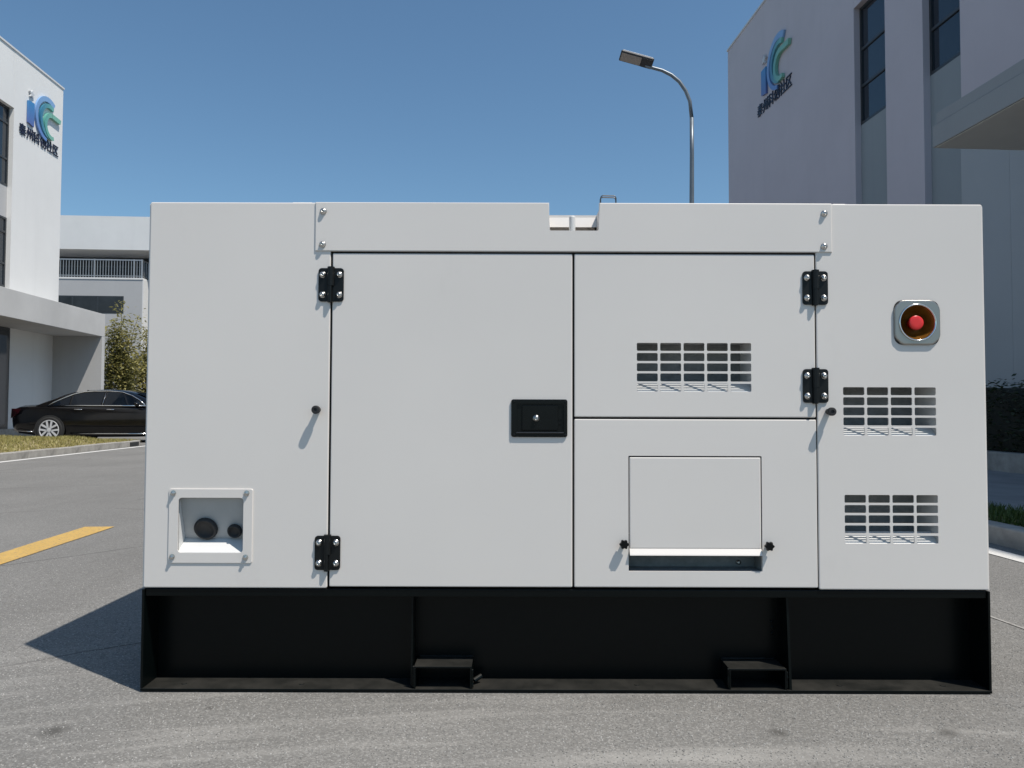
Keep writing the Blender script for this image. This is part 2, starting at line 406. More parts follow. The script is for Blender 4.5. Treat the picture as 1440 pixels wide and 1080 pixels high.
# ------------------------------------------------------------------ ground
bm = bmesh.new()
for x0, x1, y0, y1 in ((-700, 700, -300, 1100),):
    bm.faces.new([bm.verts.new(p) for p in ((x0, y0, 0), (x1, y0, 0), (x1, y1, 0), (x0, y1, 0))])
tag(obj('ground', bm, M['asphalt']), 'worn grey asphalt road and yard surface', kind='structure')

import numpy as np
def grit(n):
    rng = np.random.default_rng(3)
    xy = np.column_stack([rng.uniform(-3.3, 3.3, n), rng.uniform(-1.25, 2.2, n)])
    xy = xy[~((xy[:, 0] > -1.19) & (xy[:, 0] < 1.54) & (xy[:, 1] > -0.012))]
    xy = xy[rng.random(len(xy)) < np.clip(1.15 - 0.45 * np.clip(xy[:, 1], 0, 2), 0.2, 1)]
    m = len(xy); r = rng.uniform(0.0014, 0.0034, m); h = r * rng.uniform(0.3, 0.7, m); a0 = rng.uniform(0, 6.28, m)
    V = np.zeros((m, 9, 3))
    for k in range(4):
        a = a0 + k * math.pi / 2 + rng.uniform(-0.35, 0.35, m)
        V[:, k, 0] = xy[:, 0] + r * np.cos(a); V[:, k, 1] = xy[:, 1] + r * np.sin(a); V[:, k, 2] = -0.0005
        V[:, 4 + k, 0] = xy[:, 0] + 0.62 * r * np.cos(a + 0.2); V[:, 4 + k, 1] = xy[:, 1] + 0.62 * r * np.sin(a + 0.2); V[:, 4 + k, 2] = h * rng.uniform(0.7, 1.0, m)
    V = V[:, :8]
    F = np.array([[0, 1, 5, 4], [1, 2, 6, 5], [2, 3, 7, 6], [3, 0, 4, 7], [4, 5, 6, 7]])
    faces = (F[None] + 8 * np.arange(m)[:, None, None]).reshape(-1, 4)
    me = bpy.data.meshes.new('asphalt_grit'); me.from_pydata(V.reshape(-1, 3), [], faces); me.materials.append(M['grit'])
    tag(link('asphalt_grit', me), 'loose stone grain standing proud of the asphalt', kind='stuff')
M['grit'], nt_, b_ = new_mat('stone_grit')
g_ = nt_.nodes.new('ShaderNodeNewGeometry')
nt_.links.new(mix_col(nt_, math_n(nt_, 'POWER', g_.outputs['Random Per Island'], 2.0), (0.145, 0.142, 0.134), (0.42, 0.41, 0.39)), b_.inputs['Base Color']); b_.inputs['Roughness'].default_value = 0.8
grit(170000)
def marking(name, l0, l1, s0, s1, mat, label):
    bm = bmesh.new(); n = 14
    a = []; b = []
    for i in range(n + 1):
        s = s0 + (s1 - s0) * i / n
        j = lambda: random.uniform(-0.004, 0.004)
        a.append(bm.verts.new(street(l0 + j(), s, 0.004))); b.append(bm.verts.new(street(l1 + j(), s, 0.004)))
    for i in range(n): bm.faces.new((a[i], b[i], b[i + 1], a[i + 1]))
    return tag(obj(name, bm, mat), label, kind='structure')
marking('yellow_road_marking', -2.845, -2.63, 1.0, 6.08, M['yellow_line'], 'worn yellow centre line dash painted on the asphalt')
marking('yellow_road_marking', -2.84, -2.62, 11.7, 15.7, M['yellow_line'], 'second yellow centre line dash further up the road')
marking('white_road_marking', -7.84, -7.70, 8.0, 21, M['white_line'], 'white edge line painted beside the left kerb')
marking('white_road_marking', 3.33, 3.48, 1.5, 30, M['white_line'], 'white edge line painted beside the right kerb')
bm = bmesh.new()
pts = [(2.075, 1.12), (2.094, 0.92), (2.116, 0.744), (2.15, 0.52), (2.19, 0.3)]
va = [bm.verts.new((x - 0.008, y, 0.003)) for x, y in pts]; vb = [bm.verts.new((x + 0.008, y, 0.003)) for x, y in pts]
for i in range(4): bm.faces.new((va[i], vb[i], vb[i + 1], va[i + 1]))
tag(obj('tyre_scuff', bm, M['scuff']), 'thin pale scuff line on the asphalt right of the generator', kind='structure')

def kerb(name, label, path, mats, height=0.13, width=0.15):
    """row of kerb stones along (l, s) points"""
    e = tag(empty(name, street(path[0][0], path[0][1])), label, kind='structure')
    for i, ((l0, s0), (l1, s1)) in enumerate(zip(path, path[1:])):
        a = street(l0, s0); b = street(l1, s1); d = b - a; L = d.length
        bm = B(0.004, L - 0.004, -width / 2, width / 2, -0.02, height + random.uniform(-0.006, 0.006), bev=0.014, seg=2)
        o = obj('kerb_stone', bm, mats, e)
        o.location = a - e.location; o.rotation_euler = (random.uniform(-0.01, 0.01), 0, math.atan2(d.y, d.x) + random.uniform(-0.004, 0.004))
    return e
path = [(-8.06, 7.0 + 0.98 * i) for i in range(14)]
for k in range(1, 6):
    a = R(90 * k / 5); path.append((-8.06 - 1.4 * (1 - math.cos(a)), 19.74 + 0.7 * math.sin(a)))
for i in range(1, 5): path.append((-9.46 - 0.98 * i, 20.44))
kerb('kerb', 'weathered concrete kerb along the grass verge on the left', path, M['kerb'])
kerb('kerb', 'shaded concrete kerb along the right verge', [(3.70, 2.5 + 0.98 * i) for i in range(22)], M['kerb'])
inl = tag(obj('drain_inlet', B(-0.005, 0.012, 0, 0.5, 0.012, 0.105, bev=0.004), M['inside']), 'dark gully mouth in the kerb below the black car', kind='structure')
inl.location = street(-7.985, 19.2); inl.rotation_euler.z = TH
# lawn on the left, gently mounded
def lawn(name, l0, l1, s0, s1, crown, mat_soil, label, nl=24, ns=44, z0=0.10):
    bm = bmesh.new(); g = []
    for i in range(ns + 1):
        row = []
        for j in range(nl + 1):
            u = j / nl; w = i / ns; s = s0 + (s1 - s0) * w; l = l0 + (l1 - l0) * u
            z = z0 + crown * min(1, 5 * u, 5 * (1 - u)) * min(1, 6 * w, 7 * (1 - w)) + 0.02 * math.sin(l * 3.1 + s * 1.7) * math.sin(s * 2.3)
            row.append(bm.verts.new(street(l, s, z)))
        g.append(row)
    for i in range(ns):
        for j in range(nl): bm.faces.new((g[i][j], g[i][j + 1], g[i + 1][j + 1], g[i + 1][j]))
    return tag(obj(name, bm, mat_soil, smooth=True), label, kind='structure')
def blades(name, l0, l1, s0, s1, crown, n, mat, label, h=(0.03, 0.08), z0=0.10):
    vs = []; fs = []
    for _ in range(n):
        u = random.random(); w = random.random()
        l = l0 + (l1 - l0) * u; s = s0 + (s1 - s0) * w
        z = z0 + crown * min(1, 5 * u, 5 * (1 - u)) * min(1, 6 * w, 7 * (1 - w)) + 0.02 * math.sin(l * 3.1 + s * 1.7) * math.sin(s * 2.3) - 0.01
        p = street(l, s, z); a = random.uniform(0, 2 * math.pi); hh = random.uniform(*h); wd = random.uniform(0.006, 0.014)
        dx, dy = math.cos(a) * wd, math.sin(a) * wd; k = len(vs)
        vs += [(p.x - dx, p.y - dy, p.z), (p.x + dx, p.y + dy, p.z), (p.x + random.uniform(-1, 1) * hh * 0.6, p.y + random.uniform(-1, 1) * hh * 0.6, p.z + hh)]
        fs.append((k, k + 1, k + 2))
    me = bpy.data.meshes.new(name); me.from_pydata(vs, [], fs); me.materials.append(mat)
    return tag(link(name, me), label, kind='stuff')
lawn('lawn', -13.0, -8.14, 7.0, 20.35, 0.14, M['soil'], 'mounded dry soil of the grass verge left of the road')
blades('grass', -12.9, -8.15, 9.5, 20.3, 0.14, 46000, M['grass'], 'short dry yellow green grass on the verge left of the road')
lawn('verge', 3.79, 4.28, 2.5, 24, 0.0, M['soil'], 'narrow soil verge behind the right kerb', 4, 30, 0.12)
blades('grass', 3.79, 4.28, 3.0, 12, 0.0, 9000, M['grass_green'], 'green grass on the narrow shaded verge at right', (0.04, 0.10), 0.12)
bm = bmesh.new()
q = [street(*p, 0.105) for p in ((4.29, 2.5), (8.88, 2.5), (8.88, 26), (4.29, 26))]; q2 = [p - Vector((0, 0, 0.1)) for p in q]
v1 = [bm.verts.new(p) for p in q]; v2 = [bm.verts.new(p) for p in q2]; bm.faces.new(v1)
for i in range(4): bm.faces.new((v1[i], v1[(i + 1) % 4], v2[(i + 1) % 4], v2[i]))
tag(obj('pavement', bm, M['pave']), 'shaded grey paving in front of the right building', kind='structure')

# ------------------------------------------------------------------ buildings
def building(name, l0, s0, label):
    return tag(empty(name, street(l0, s0), TH), label, 'building')
def part(name, parent, mat, *dims, bev=0.0):
    return obj(name, B(*dims, bev=bev), mat, parent)
def window(parent, side, s0, s1, z0, z1, l, transoms, mullions=(), fw=0.06):
    """window lying in the plane lx = l, facing side (+1 looks to +x); parts frame > pane"""
    d = 0.06 * side
    a, b = sorted((l, l + d))
    fr = bmesh.new()
    box(fr, a, b, s0, s0 + fw, z0, z1); box(fr, a, b, s1 - fw, s1, z0, z1)
    box(fr, a, b, s0 + fw, s1 - fw, z0, z0 + fw); box(fr, a, b, s0 + fw, s1 - fw, z1 - fw, z1)
    zs = [z0 + fw]
    for t in transoms:
        box(fr, a, b, s0 + fw, s1 - fw, t - fw / 2, t + fw / 2); zs += [t - fw / 2, t + fw / 2]
    zs.append(z1 - fw)
    f = obj('window', fr, M['frame'], parent)
    for k in range(0, len(zs), 2):
        pa, pb = sorted((l + 0.02 * side, l + 0.03 * side))
        obj('pane', B(pa, pb, s0 + fw, s1 - fw, zs[k], zs[k + 1]), M['glass'], f)
    return f

# left building: pale three-storey block with a stone porch
LL, LS = -14.26, 28.13
lb = building('office_building', LL, LS, 'white three-storey building with a stone porch, left of the road')
ww = M['wall_white']; H = 12.35
part('wall', lb, ww, -12, -0.20, -20, -0.02, 0, H - 0.05)
pier = [(-2.96, 0.0), (-10.5, -4.35), (-18.0, -12.0)]
for a, b in pier: part('pier', lb, ww, -0.2, 0.0, a, b, 0, H)
strips = [(-4.35, -2.96), (-12.0, -10.5)]
for a, b in strips:
    part('lintel', lb, ww, -0.199, -0.003, a + 0.001, b - 0.001, 10.5, H - 0.002)
    part('spandrel', lb, M['wall_grey'], -0.199, -0.15, a + 0.001, b - 0.001, 6.97, 7.97)
    part('spandrel', lb, M['wall_grey'], -0.199, -0.15, a + 0.001, b - 0.001, 3.0, 4.76)
    window(lb, 1, a + 0.002, b - 0.002, 7.972, 10.498, -0.198, (8.83, 9.97))
    window(lb, 1, a + 0.002, b - 0.002, 4.762, 6.968, -0.198, (5.5, 6.5))
part('coping', lb, M['wall_pale'], -12.02, 0.03, -20.02, 0.03, H, H + 0.06)
# porch
po = obj('porch_slab', B(0.0, 1.66, -14, -0.08, 3.47, 4.27, bev=0.01), M['fascia'], lb)
obj('fin_wall', B(0.0, 1.655, -0.30, -0.085, 0, 3.468), M['wall_grey'], lb)
obj('fin_edge', B(1.655, 1.662, -0.302, -0.083, 0, 3.468), M['fascia'], lb)
part('plinth', lb, M['kerb'], 0.0, 0.06, -4.3, -0.31, 0, 0.28)
d_ = part('entrance', lb, M['frame'], 0.0, 0.05, -7.5, -2.95, 0.0, 3.46)
for k in range(3): obj('pane', B(0.05, 0.058, -7.4 + 1.49 * k, -6.0 + 1.49 * k, 0.35, 3.4), M['glass'], d_)

# right building, in its own shade
RL, RS = 8.9, 24.89
rb = building('office_building', RL, RS, 'tall grey-white building in shade at right with recessed window strips')
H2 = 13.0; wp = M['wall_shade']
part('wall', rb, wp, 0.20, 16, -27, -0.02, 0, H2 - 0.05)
edges = [(-8.22, 0.0), (-10.80, -9.49), (-17.5, -11.91), (-27, -18.8)]
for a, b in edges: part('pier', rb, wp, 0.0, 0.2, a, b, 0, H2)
for a, b in ((-9.49, -8.22), (-11.91, -10.80), (-18.8, -17.5)):
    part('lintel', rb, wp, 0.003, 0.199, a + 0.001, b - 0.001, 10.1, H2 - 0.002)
    part('spandrel', rb, M['spandrel'], 0.14, 0.199, a + 0.001, b - 0.001, 4.5, 7.4)
    part('spandrel', rb, M['spandrel'], 0.14, 0.199, a + 0.001, b - 0.001, 0.0, 2.2)
    window(rb, -1, a + 0.002, b - 0.002, 7.402, 10.098, 0.198, (8.28, 9.12))
    window(rb, -1, a + 0.002, b - 0.002, 2.202, 4.498, 0.198, (3.1,))
part('coping', rb, M['wall_pale'], -0.03, 16, -27.02, 0.03, H2, H2 + 0.06)
cs = 8.5 - RS
for k in range(5): part('shade_panel', rb, M['canopy_shade'], -0.03, -0.001, -13.115 - 1.2 * k + 0.002, -11.915 - 1.2 * k - 0.002, 0.1, 5.75)  # added panels, their darker colour imitates the shade below the canopy
cn = obj('entrance_canopy', B(5.47 - RL, -0.002, -25, cs, 3.97, 4.22, bev=0.006), M['canopy'], rb)
obj('canopy_upstand', B(5.50 - RL, -0.003, -25.0, cs - 0.03, 4.235, 4.37, bev=0.006), M['canopy'], cn)
obj('canopy_joint', B(5.52 - RL, -0.004, -24.98, cs - 0.05, 4.221, 4.234), M['frame'], cn)
obj('soffit', B(5.49 - RL, -0.004, -24.9, cs - 0.02, 3.963, 3.969), M['soffit'], cn)
part('canopy_column', rb, M['canopy'], 5.9 - RL, 6.3 - RL, -25.0, -24.6, 0.1, 3.962)

# far building closing the street on the left
bb = building('apartment_block', -23.0, 46.0, 'pale block with a balcony railing behind the bamboo, far left')
def bl(l): return l + 23.0
part('wall', bb, M['wall_grey'], bl(-34), bl(-18.6), 0, 14, 0, 8.50)
part('floor_slab', bb, ww, bl(-34), bl(-18.57), -0.03, 14, 8.50, 8.60)
obj('corner_pier', B(bl(-18.6), bl(-18.54), 0.0, 13.9, 0, 8.49), ww, bb)
part('upper_wall', bb, M['wall_grey'], bl(-34), bl(14), 2.4, 14, 8.601, 10.23)
part('roof_block', bb, ww, bl(-34), bl(14), -0.05, 14, 10.231, 12.2)
part('rear_wing', bb, M['wall_pale'], bl(-15.5), bl(14), 2.0, 14, 0, 8.60)
f = part('window_band', bb, M['frame'], bl(-33), bl(-16), 2.34, 2.399, 8.65, 10.20)
x = bl(-30)
while x < bl(-16.5):
    obj('pane', B(x, x + 1.15, 2.33, 2.338, 8.75, 9.62), M['far_glass'], f); obj('pane', B(x, x + 1.15, 2.33, 2.338, 9.70, 10.15), M['far_glass'], f); x += 1.27
f = obj('window', B(bl(-24), bl(-19.65), -0.01, 0.05, 6.5, 7.52), M['frame'], bb)
for k in range(3): obj('pane', B(bl(-23.9) + 1.42 * k, bl(-22.58) + 1.42 * k, -0.016, -0.011, 6.58, 7.46), M['far_glass'], f)
rl = obj('railing', B(bl(-30), bl(-18.66), 0.05, 0.10, 9.62, 9.69), M['railing'], bb)
obj('rail', B(bl(-30), bl(-18.66), 0.06, 0.09, 8.70, 8.74), M['railing'], rl)
obj('rail', B(bl(-18.70), bl(-18.65), 0.10, 5.0, 9.62, 9.69), M['railing'], rl)
obj('rail', B(bl(-18.69), bl(-18.66), 0.10, 5.0, 8.70, 8.74), M['railing'], rl)
bal = mesh_of(B(-0.017, 0.017, -0.012, 0.012, 8.60, 9.62), 'baluster', M['railing']); post = mesh_of(B(-0.04, 0.04, -0.03, 0.03, 8.60, 9.70), 'post', M['railing'])
k = 0; x = bl(-23.6)
while x < bl(-18.6):
    link('post' if k % 14 == 0 else 'baluster', post if k % 14 == 0 else bal, rl, loc=(x, 0.075, 0)); x += 0.16; k += 1
link('post', post, rl, loc=(bl(-18.675), 0.075, 0))
for k in range(1, 14): link('baluster', bal, rl, loc=(bl(-18.675), 0.075 + 0.3 * k, 0))
# roof stair head with ladder hoops, just showing over the generator
def fr(u, v, s):
    a = (u - 720) / F_PX; b = (540 - v) / F_PX; Y = math.cos(PITCH) - b * math.sin(PITCH); Z = math.sin(PITCH) + b * math.cos(PITCH)
    a /= Y; b = Z / Y; l = s * (a * math.cos(TH) + math.sin(TH)) / (math.cos(TH) - a * math.sin(TH)); t = l * math.sin(TH) + s * math.cos(TH)
    return l, CAM_H + b * t
l0, zt = fr(845, 272, 50); l1, _ = fr(867, 272, 50); _, zb = fr(850, 302, 50)
part('stair_head', bb, ww, bl(l0 - 0.3), bl(l1 + 2), 4.4, 8, 12.2, zb)
ld = bmesh.new()
for dy, s_ in ((0.0, 0.0), (0.5, 0.12)):
    a, b = bl(l0 + s_), bl(l1 + s_); z1 = zt + (0.14 if dy else -0.12)
    tube(ld, [(a, 4.45 + dy, zb), (a, 4.45 + dy, z1 - 0.15), (a + 0.05, 4.45 + dy, z1 - 0.04), (a + 0.15, 4.45 + dy, z1), (b - 0.15, 4.45 + dy, z1), (b - 0.05, 4.45 + dy, z1 - 0.04), (b, 4.45 + dy, z1 - 0.15), (b, 4.45 + dy, zb)], 0.04, 6)
obj('ladder_hoop', ld, M['lamp_dark'], bb)

# ------------------------------------------------------------------ wall signs (symbol above six characters)
def arc(bm, c, ro, ri, a0, a1, y0, y1, n=26, taper0=1.0, taper1=1.0):
    pts_o = []; pts_i = []
    for k in range(n + 1):
        t = k / n; a = R(a0 + (a1 - a0) * t); tp = taper0 + (taper1 - taper0) * t
        mid = (ro + ri) / 2; hw = (ro - ri) / 2 * tp
        pts_o.append((c[0] + (mid + hw) * math.cos(a), c[1] + (mid + hw) * math.sin(a))); pts_i.append((c[0] + (mid - hw) * math.cos(a), c[1] + (mid - hw) * math.sin(a)))
    vo = [[bm.verts.new((p[0], y, p[1])) for p in pts_o] for y in (y0, y1)]; vi = [[bm.verts.new((p[0], y, p[1])) for p in pts_i] for y in (y0, y1)]
    for k in range(n):
        bm.faces.new((vo[0][k], vo[0][k + 1], vi[0][k + 1], vi[0][k])); bm.faces.new((vo[1][k], vi[1][k], vi[1][k + 1], vo[1][k + 1]))
        bm.faces.new((vo[0][k], vo[1][k], vo[1][k + 1], vo[0][k + 1])); bm.faces.new((vi[0][k], vi[0][k + 1], vi[1][k + 1], vi[1][k]))
    for k in (0, n): bm.faces.new((vo[0][k], vi[0][k], vi[1][k], vo[1][k]))
    return bm
def text_mesh(ch, size, depth, bold):
    cu = bpy.data.curves.new('letter', 'FONT'); cu.body = ch; cu.size = size; cu.extrude = depth / 2; cu.offset = bold
    to = bpy.data.objects.new('tmp', cu); col.objects.link(to)
    dg = bpy.context.evaluated_depsgraph_get(); dg.update()
    me = bpy.data.meshes.new_from_object(to.evaluated_get(dg))
    bpy.data.objects.remove(to); bpy.data.curves.remove(cu)
    me.transform(Matrix.Rotation(R(90), 4, 'X'))       # lie in XZ, facing -Y
    return me
SIGN = '\u6cf0\u5dde\u79d1\u521b\u793e\u533a'
glyphs = []
for ch in SIGN:
    me = text_mesh(ch, 0.41, 0.022, 0.002)
    me.materials.clear(); me.materials.append(M['letter']); glyphs.append(me)
def wall_sign(l, s, z, rz, label):
    e = tag(empty('wall_sign', street(l, s, z), rz), label, 'sign', 'blue-green logo signs on the two facing buildings')
    for k, me in enumerate(glyphs):
        xs = [v.co.x for v in me.vertices]; cx = (min(xs) + max(xs)) / 2 if xs else 0
        link('letter', me, e, loc=(0.2 + 0.405 * k - cx, -0.02, 0.03))
    y0, y1 = -0.07, -0.01
    obj('logo_stem', prism(bmesh.new(), [(0.42, 0.52), (0.76, 0.46), (0.76, 1.26), (0.42, 1.24)], 1, y0, y1), M['logo_stem'], e)
    st = [(0.62 + (0.15 if k % 2 == 0 else 0.065) * math.sin(R(36 * k + 8)), 1.52 + (0.15 if k % 2 == 0 else 0.065) * math.cos(R(36 * k + 8))) for k in range(10)]
    obj('logo_star', prism(bmesh.new(), st, 1, y0, y1), M['lamp_top'], e)
    bm = arc(bmesh.new(), (1.62, 1.02), 0.80, 0.61, 58, 264, y0, y1, 30, 1.0, 0.6); obj('logo_outer_swoosh', bm, M['logo_outer'], e)
    bm = arc(bmesh.new(), (1.70, 1.00), 0.60, 0.46, 66, 268, y0 - 0.015, y1, 30, 1.0, 1.0); obj('logo_middle_swoosh', bm, M['logo_inner'], e)
    bm = arc(bmesh.new(), (1.82, 0.86), 0.47, 0.31, 86, 288, y0 - 0.03, y1, 30, 1.0, 0.8)
    prism(bm, [(1.82, 1.175), (2.36, 1.15), (2.40, 1.30), (1.82, 1.325)], 1, y0 - 0.03, y1); obj('logo_inner_swoosh', bm, M['logo_green'], e)
    return e
wall_sign(LL, 25.44, 9.80, TH + R(90), 'sunlit blue-green logo with navy characters on the left white building')
wall_sign(RL, 22.32, 9.72, TH - R(90), 'shaded blue-green logo with navy characters on the right building')

# ------------------------------------------------------------------ street lamp
lx, _ = front(972, 287, 13.0); ly = 13.0 - CAM_D
lamp = tag(empty('street_lamp', (lx, ly, 0)), 'grey curved-arm street lamp rising behind the generator', 'street lamp')
pts = []
for u, v in ((972, 600), (972, 287), (972, 215), (971.5, 165), (969, 142), (963, 127), (954, 114), (943, 105), (930, 98.5), (917, 95), (906, 91.5)):
    x_, z_ = front(u, v, 13.0); pts.append((x_ - lx, 0, z_))
pts = [(0, 0, 0.0)] + pts[1:]
obj('pole', tube(bmesh.new(), pts[:4], [0.055, 0.040, 0.036, 0.034], 12), M['pole'], lamp, smooth=True)
obj('arm', tube(bmesh.new(), pts[3:], [0.0335] + [0.031] * 4 + [0.028] * 4, 12), M['pole'], lamp, smooth=True)
obj('base_flange', lathe(bmesh.new(), [(0.14, 0.0), (0.14, 0.02), (0.07, 0.03), (0.062, 0.3), (0.056, 0.3)], 16), M['pole'], lamp)
hx, hz = front(893, 85, 13.0)
hd = empty('tmp_head'); hm = Matrix.Translation((hx - lx, -0.05, hz)) @ Matrix.Rotation(R(15.5), 4, 'Y') @ Matrix.Rotation(R(-20), 4, 'X')
bpy.data.objects.remove(hd)
def tilted(bm): bm.transform(hm); return bm
head = obj('lamp_head', tilted(B(-0.29, 0.29, -0.112, 0.112, -0.022, 0.022, bev=0.018)), M['lamp_dark'], lamp)
obj('lamp_cover', tilted(B(-0.27, 0.27, -0.10, 0.10, 0.023, 0.045, bev=0.012)), M['lamp_top'], head)
obj('led_panel', tilted(B(-0.27, 0.08, -0.088, 0.088, -0.028, -0.023)), M['led'], head)
obj('lamp_driver_lid', tilted(B(0.10, 0.28, -0.098, 0.098, -0.032, -0.023, bev=0.003)), M['lamp_dark'], head)

# ------------------------------------------------------------------ generator set
gx0, gx1 = -1.175, 1.523; GD = 1.08
zc0 = 0.328; zt = 1.566
gen = tag(empty('generator_set', ((gx0 + gx1) / 2, GD / 2, 0)), 'large white enclosed generator on a black steel skid', 'generator')
def gpart(name, bm, mat, parent=None, smooth=False):
    return obj(name, bm, mat, parent or gen, smooth, ws=True)
def X(u, v=560): return front(u, v)[0]
def Z(v, u=720): return front(u, v)[1]
W = M['white']
e1 = X(464, 600); e2 = X(1149, 600)                    # seams of the two end panels
mid = X(806.5, 600); zs = Z(587.5); ztop = Z(355.5); gap = 0.0032

def bolt_mesh(r, h):
    return mesh_of(lathe(bmesh.new(), [(r * 1.25, 0), (r * 1.25, h * 0.22), (r, h * 0.24), (r * 0.97, h * 0.55), (r * 0.8, h * 0.85), (r * 0.5, h), (r * 0.42, h), (r * 0.36, h * 0.55), (0, h * 0.5)], 14, FRONT), 'bolt', M['steel'], True)
bolt_big = bolt_mesh(0.0085, 0.010); bolt_small = bolt_mesh(0.0062, 0.007)
stud = mesh_of(lathe(bmesh.new(), [(0.009, 0), (0.009, 0.002), (0.0072, 0.0022), (0.0072, 0.006), (0.005, 0.0062), (0.005, 0.010), (0.003, 0.0108), (0, 0.0108)], 10, FRONT), 'bolt', M['steel'], False)
def put(me, name, parent, x, y, z):
    return link(name, me, parent, True, (x, y, z))

# vents: open slots cut in the panels
def slots(u0, u1, v0, v1, nc, nr, gu=3.4, gv=3.0):
    hs = []
    vm = (v0 + v1) / 2
    wu = (u1 - u0 - gu * (nc - 1)) / nc; hv = (v1 - v0 - gv * (nr - 1)) / nr
    for c in range(nc):
        for r in range(nr):
            a = u0 + c * (wu + gu); b = v0 + r * (hv + gv)
            hs.append(rrect(X(a, vm), X(a + wu, vm), Z(b + hv), Z(b), 0.0042, 3))
    return hs
def vent(u0, u1, v0, v1, parent):
    vm = (v0 + v1) / 2
    xa, xb, za, zb_ = X(u0, vm) - 0.004, X(u1, vm) + 0.004, Z(v1), Z(v0) + 0.006
    yb = 0.0046; bm = bmesh.new()
    prism(bm, [(yb, za - 0.010), (yb, za - 0.0005), (yb + 0.046, za + 0.031), (yb + 0.050, za + 0.031), (yb + 0.050, za - 0.010)], 0, xa, xb)
    gpart('vent_sill', bm, M['white_in'], parent)
    gpart('vent_lining', B(xa, xb, 0.14, 0.145, za, zb_), M['dark_lining'], parent)
    gpart('vent_jamb', B(xa - 0.003, xa - 0.0005, yb, 0.14, za, zb_), M['white_in'], parent)
    gpart('vent_jamb', B(xb + 0.0005, xb + 0.003, yb, 0.14, za, zb_), M['white_in'], parent)
    gpart('vent_top', B(xa, xb, yb, 0.14, zb_ + 0.0005, zb_ + 0.004), M['white_in'], parent)

# left end panel with the cable outlet opening
cb = dict(u0=250.5, u1=343, v0=701, v1=778.5)
ca, cbx, cz0, cz1 = X(251.5, 740), X(343, 740), Z(778.5), Z(701)
pl = gpart('end_panel', plate(gx0 + 0.003, e1 - gap, zc0, zt, 0.0, 0.0042, 0.006, 0.0038, [rrect(ca - 0.006, cbx + 0.006, cz0 - 0.006, cz1 + 0.006, 0.012)]), W)
pl['label'] = 'white end panel with the cable outlet'
# right end panel with two vents and the emergency stop
va = slots(1186, 1316.5, 543, 611, 4, 5); vb = slots(1188.5, 1320, 694.5, 763, 4, 5)
esx, esz = X(1288.5, 452), Z(452)
circ = [(esx + 0.055 * math.cos(2 * math.pi * k / 40), esz + 0.055 * math.sin(2 * math.pi * k / 40)) for k in range(40)]
pr = gpart('end_panel', plate(e2 + 0.0016, gx1 - 0.003, zc0, zt, 0.0, 0.0042, 0.006, 0.0038, va + vb + [circ]), W)
pr['label'] = 'white end panel with two vents and the red stop button'
vent(1186, 1316.5, 543, 611, pr); vent(1188.5, 1320, 694.5, 763, pr)

# doors
dl = gpart('door', plate(e1 + gap, mid - gap, zc0 + 0.005, ztop - 0.003, 0.0, 0.012, 0.004, 0.0035), W); dl['label'] = 'tall plain white door on the left with the black latch'
vd_ = slots(895.5, 1056.5, 481.5, 550, 5, 5)
du = gpart('door', plate(mid + gap, e2 - 0.0026, zs + gap, ztop - 0.003, 0.0, 0.0042, 0.004, 0.0035, vd_), W); du['label'] = 'upper white door with the five-column vent'
vent(895.5, 1056.5, 481.5, 550, du)
fx0, fx1, fz0, fz1 = X(884.5, 720), X(1072.5, 720), Z(803), Z(640.5)
dn = gpart('lower_panel', plate(mid + gap, e2 - 0.0012, zc0 + 0.005, zs - gap, 0.0015, 0.0135, 0.004, 0.0035, [rrect(fx0, fx1, fz0, fz1, 0.003)]), W); dn['label'] = 'fixed lower white panel with the service flap'
# service flap: sheet folded outwards into a lip at its foot
zl = Z(771.5); zl2 = Z(780)
bm = plate(fx0 + 0.003, fx1 - 0.003, zl, fz1 - 0.004, 0.0015, 0.006, 0.003, 0.004)
prism(bm, [(0.0058, zl + 0.002), (0.0017, zl + 0.0005), (-0.0075, zl2 + 0.003), (-0.0085, zl2), (-0.0065, zl2), (0.0058, zl - 0.002)], 0, fx0 + 0.003, fx1 - 0.003)
fl = gpart('service_flap', bm, W, None)
fr_ = bmesh.new()
box(fr_, fx0 - 0.002, fx1 + 0.002, 0.085, 0.09, fz0 - 0.01, zl2 + 0.05); box(fr_, fx0 - 0.006, fx0 - 0.0005, 0.014, 0.085, fz0 - 0.01, zl2 + 0.05)
box(fr_, fx1 + 0.0005, fx1 + 0.006, 0.014, 0.085, fz0 - 0.01, zl2 + 0.05); box(fr_, fx0, fx1, 0.014, 0.085, fz0 - 0.008, fz0 - 0.0008)
gpart('flap_recess', fr_, M['dark_lining'], dn)  # dark grey walls stand in for the shade inside the recess
put(bolt_small, 'bolt', dn, X(1050, 795), 0.084, Z(797))
kb = bmesh.new(); n = 36
prof_k = [(0.0138 + 0.0019 * math.cos(6 * 2 * math.pi * k / n)) for k in range(n)]
for y0_, y1_ in ((-0.012, -0.022),):
    a = [kb.verts.new((prof_k[k] * math.cos(2 * math.pi * k / n), y0_, prof_k[k] * math.sin(2 * math.pi * k / n))) for k in range(n)]
    b = [kb.verts.new((prof_k[k] * math.cos(2 * math.pi * k / n), y1_ + 0.001, prof_k[k] * math.sin(2 * math.pi * k / n))) for k in range(n)]
    c = [kb.verts.new((0.86 * prof_k[k] * math.cos(2 * math.pi * k / n), y1_ - 0.002, 0.86 * prof_k[k] * math.sin(2 * math.pi * k / n))) for k in range(n)]
    kb.faces.new(a); kb.faces.new(c)
    for p, q in ((a, b), (b, c)):
        for k in range(n): kb.faces.new((p[k], p[(k + 1) % n], q[(k + 1) % n], q[k]))
lathe(kb, [(0.007, -0.0015), (0.007, 0.012)], 12, FRONT)
knob = mesh_of(kb, 'star_knob', M['plastic'])
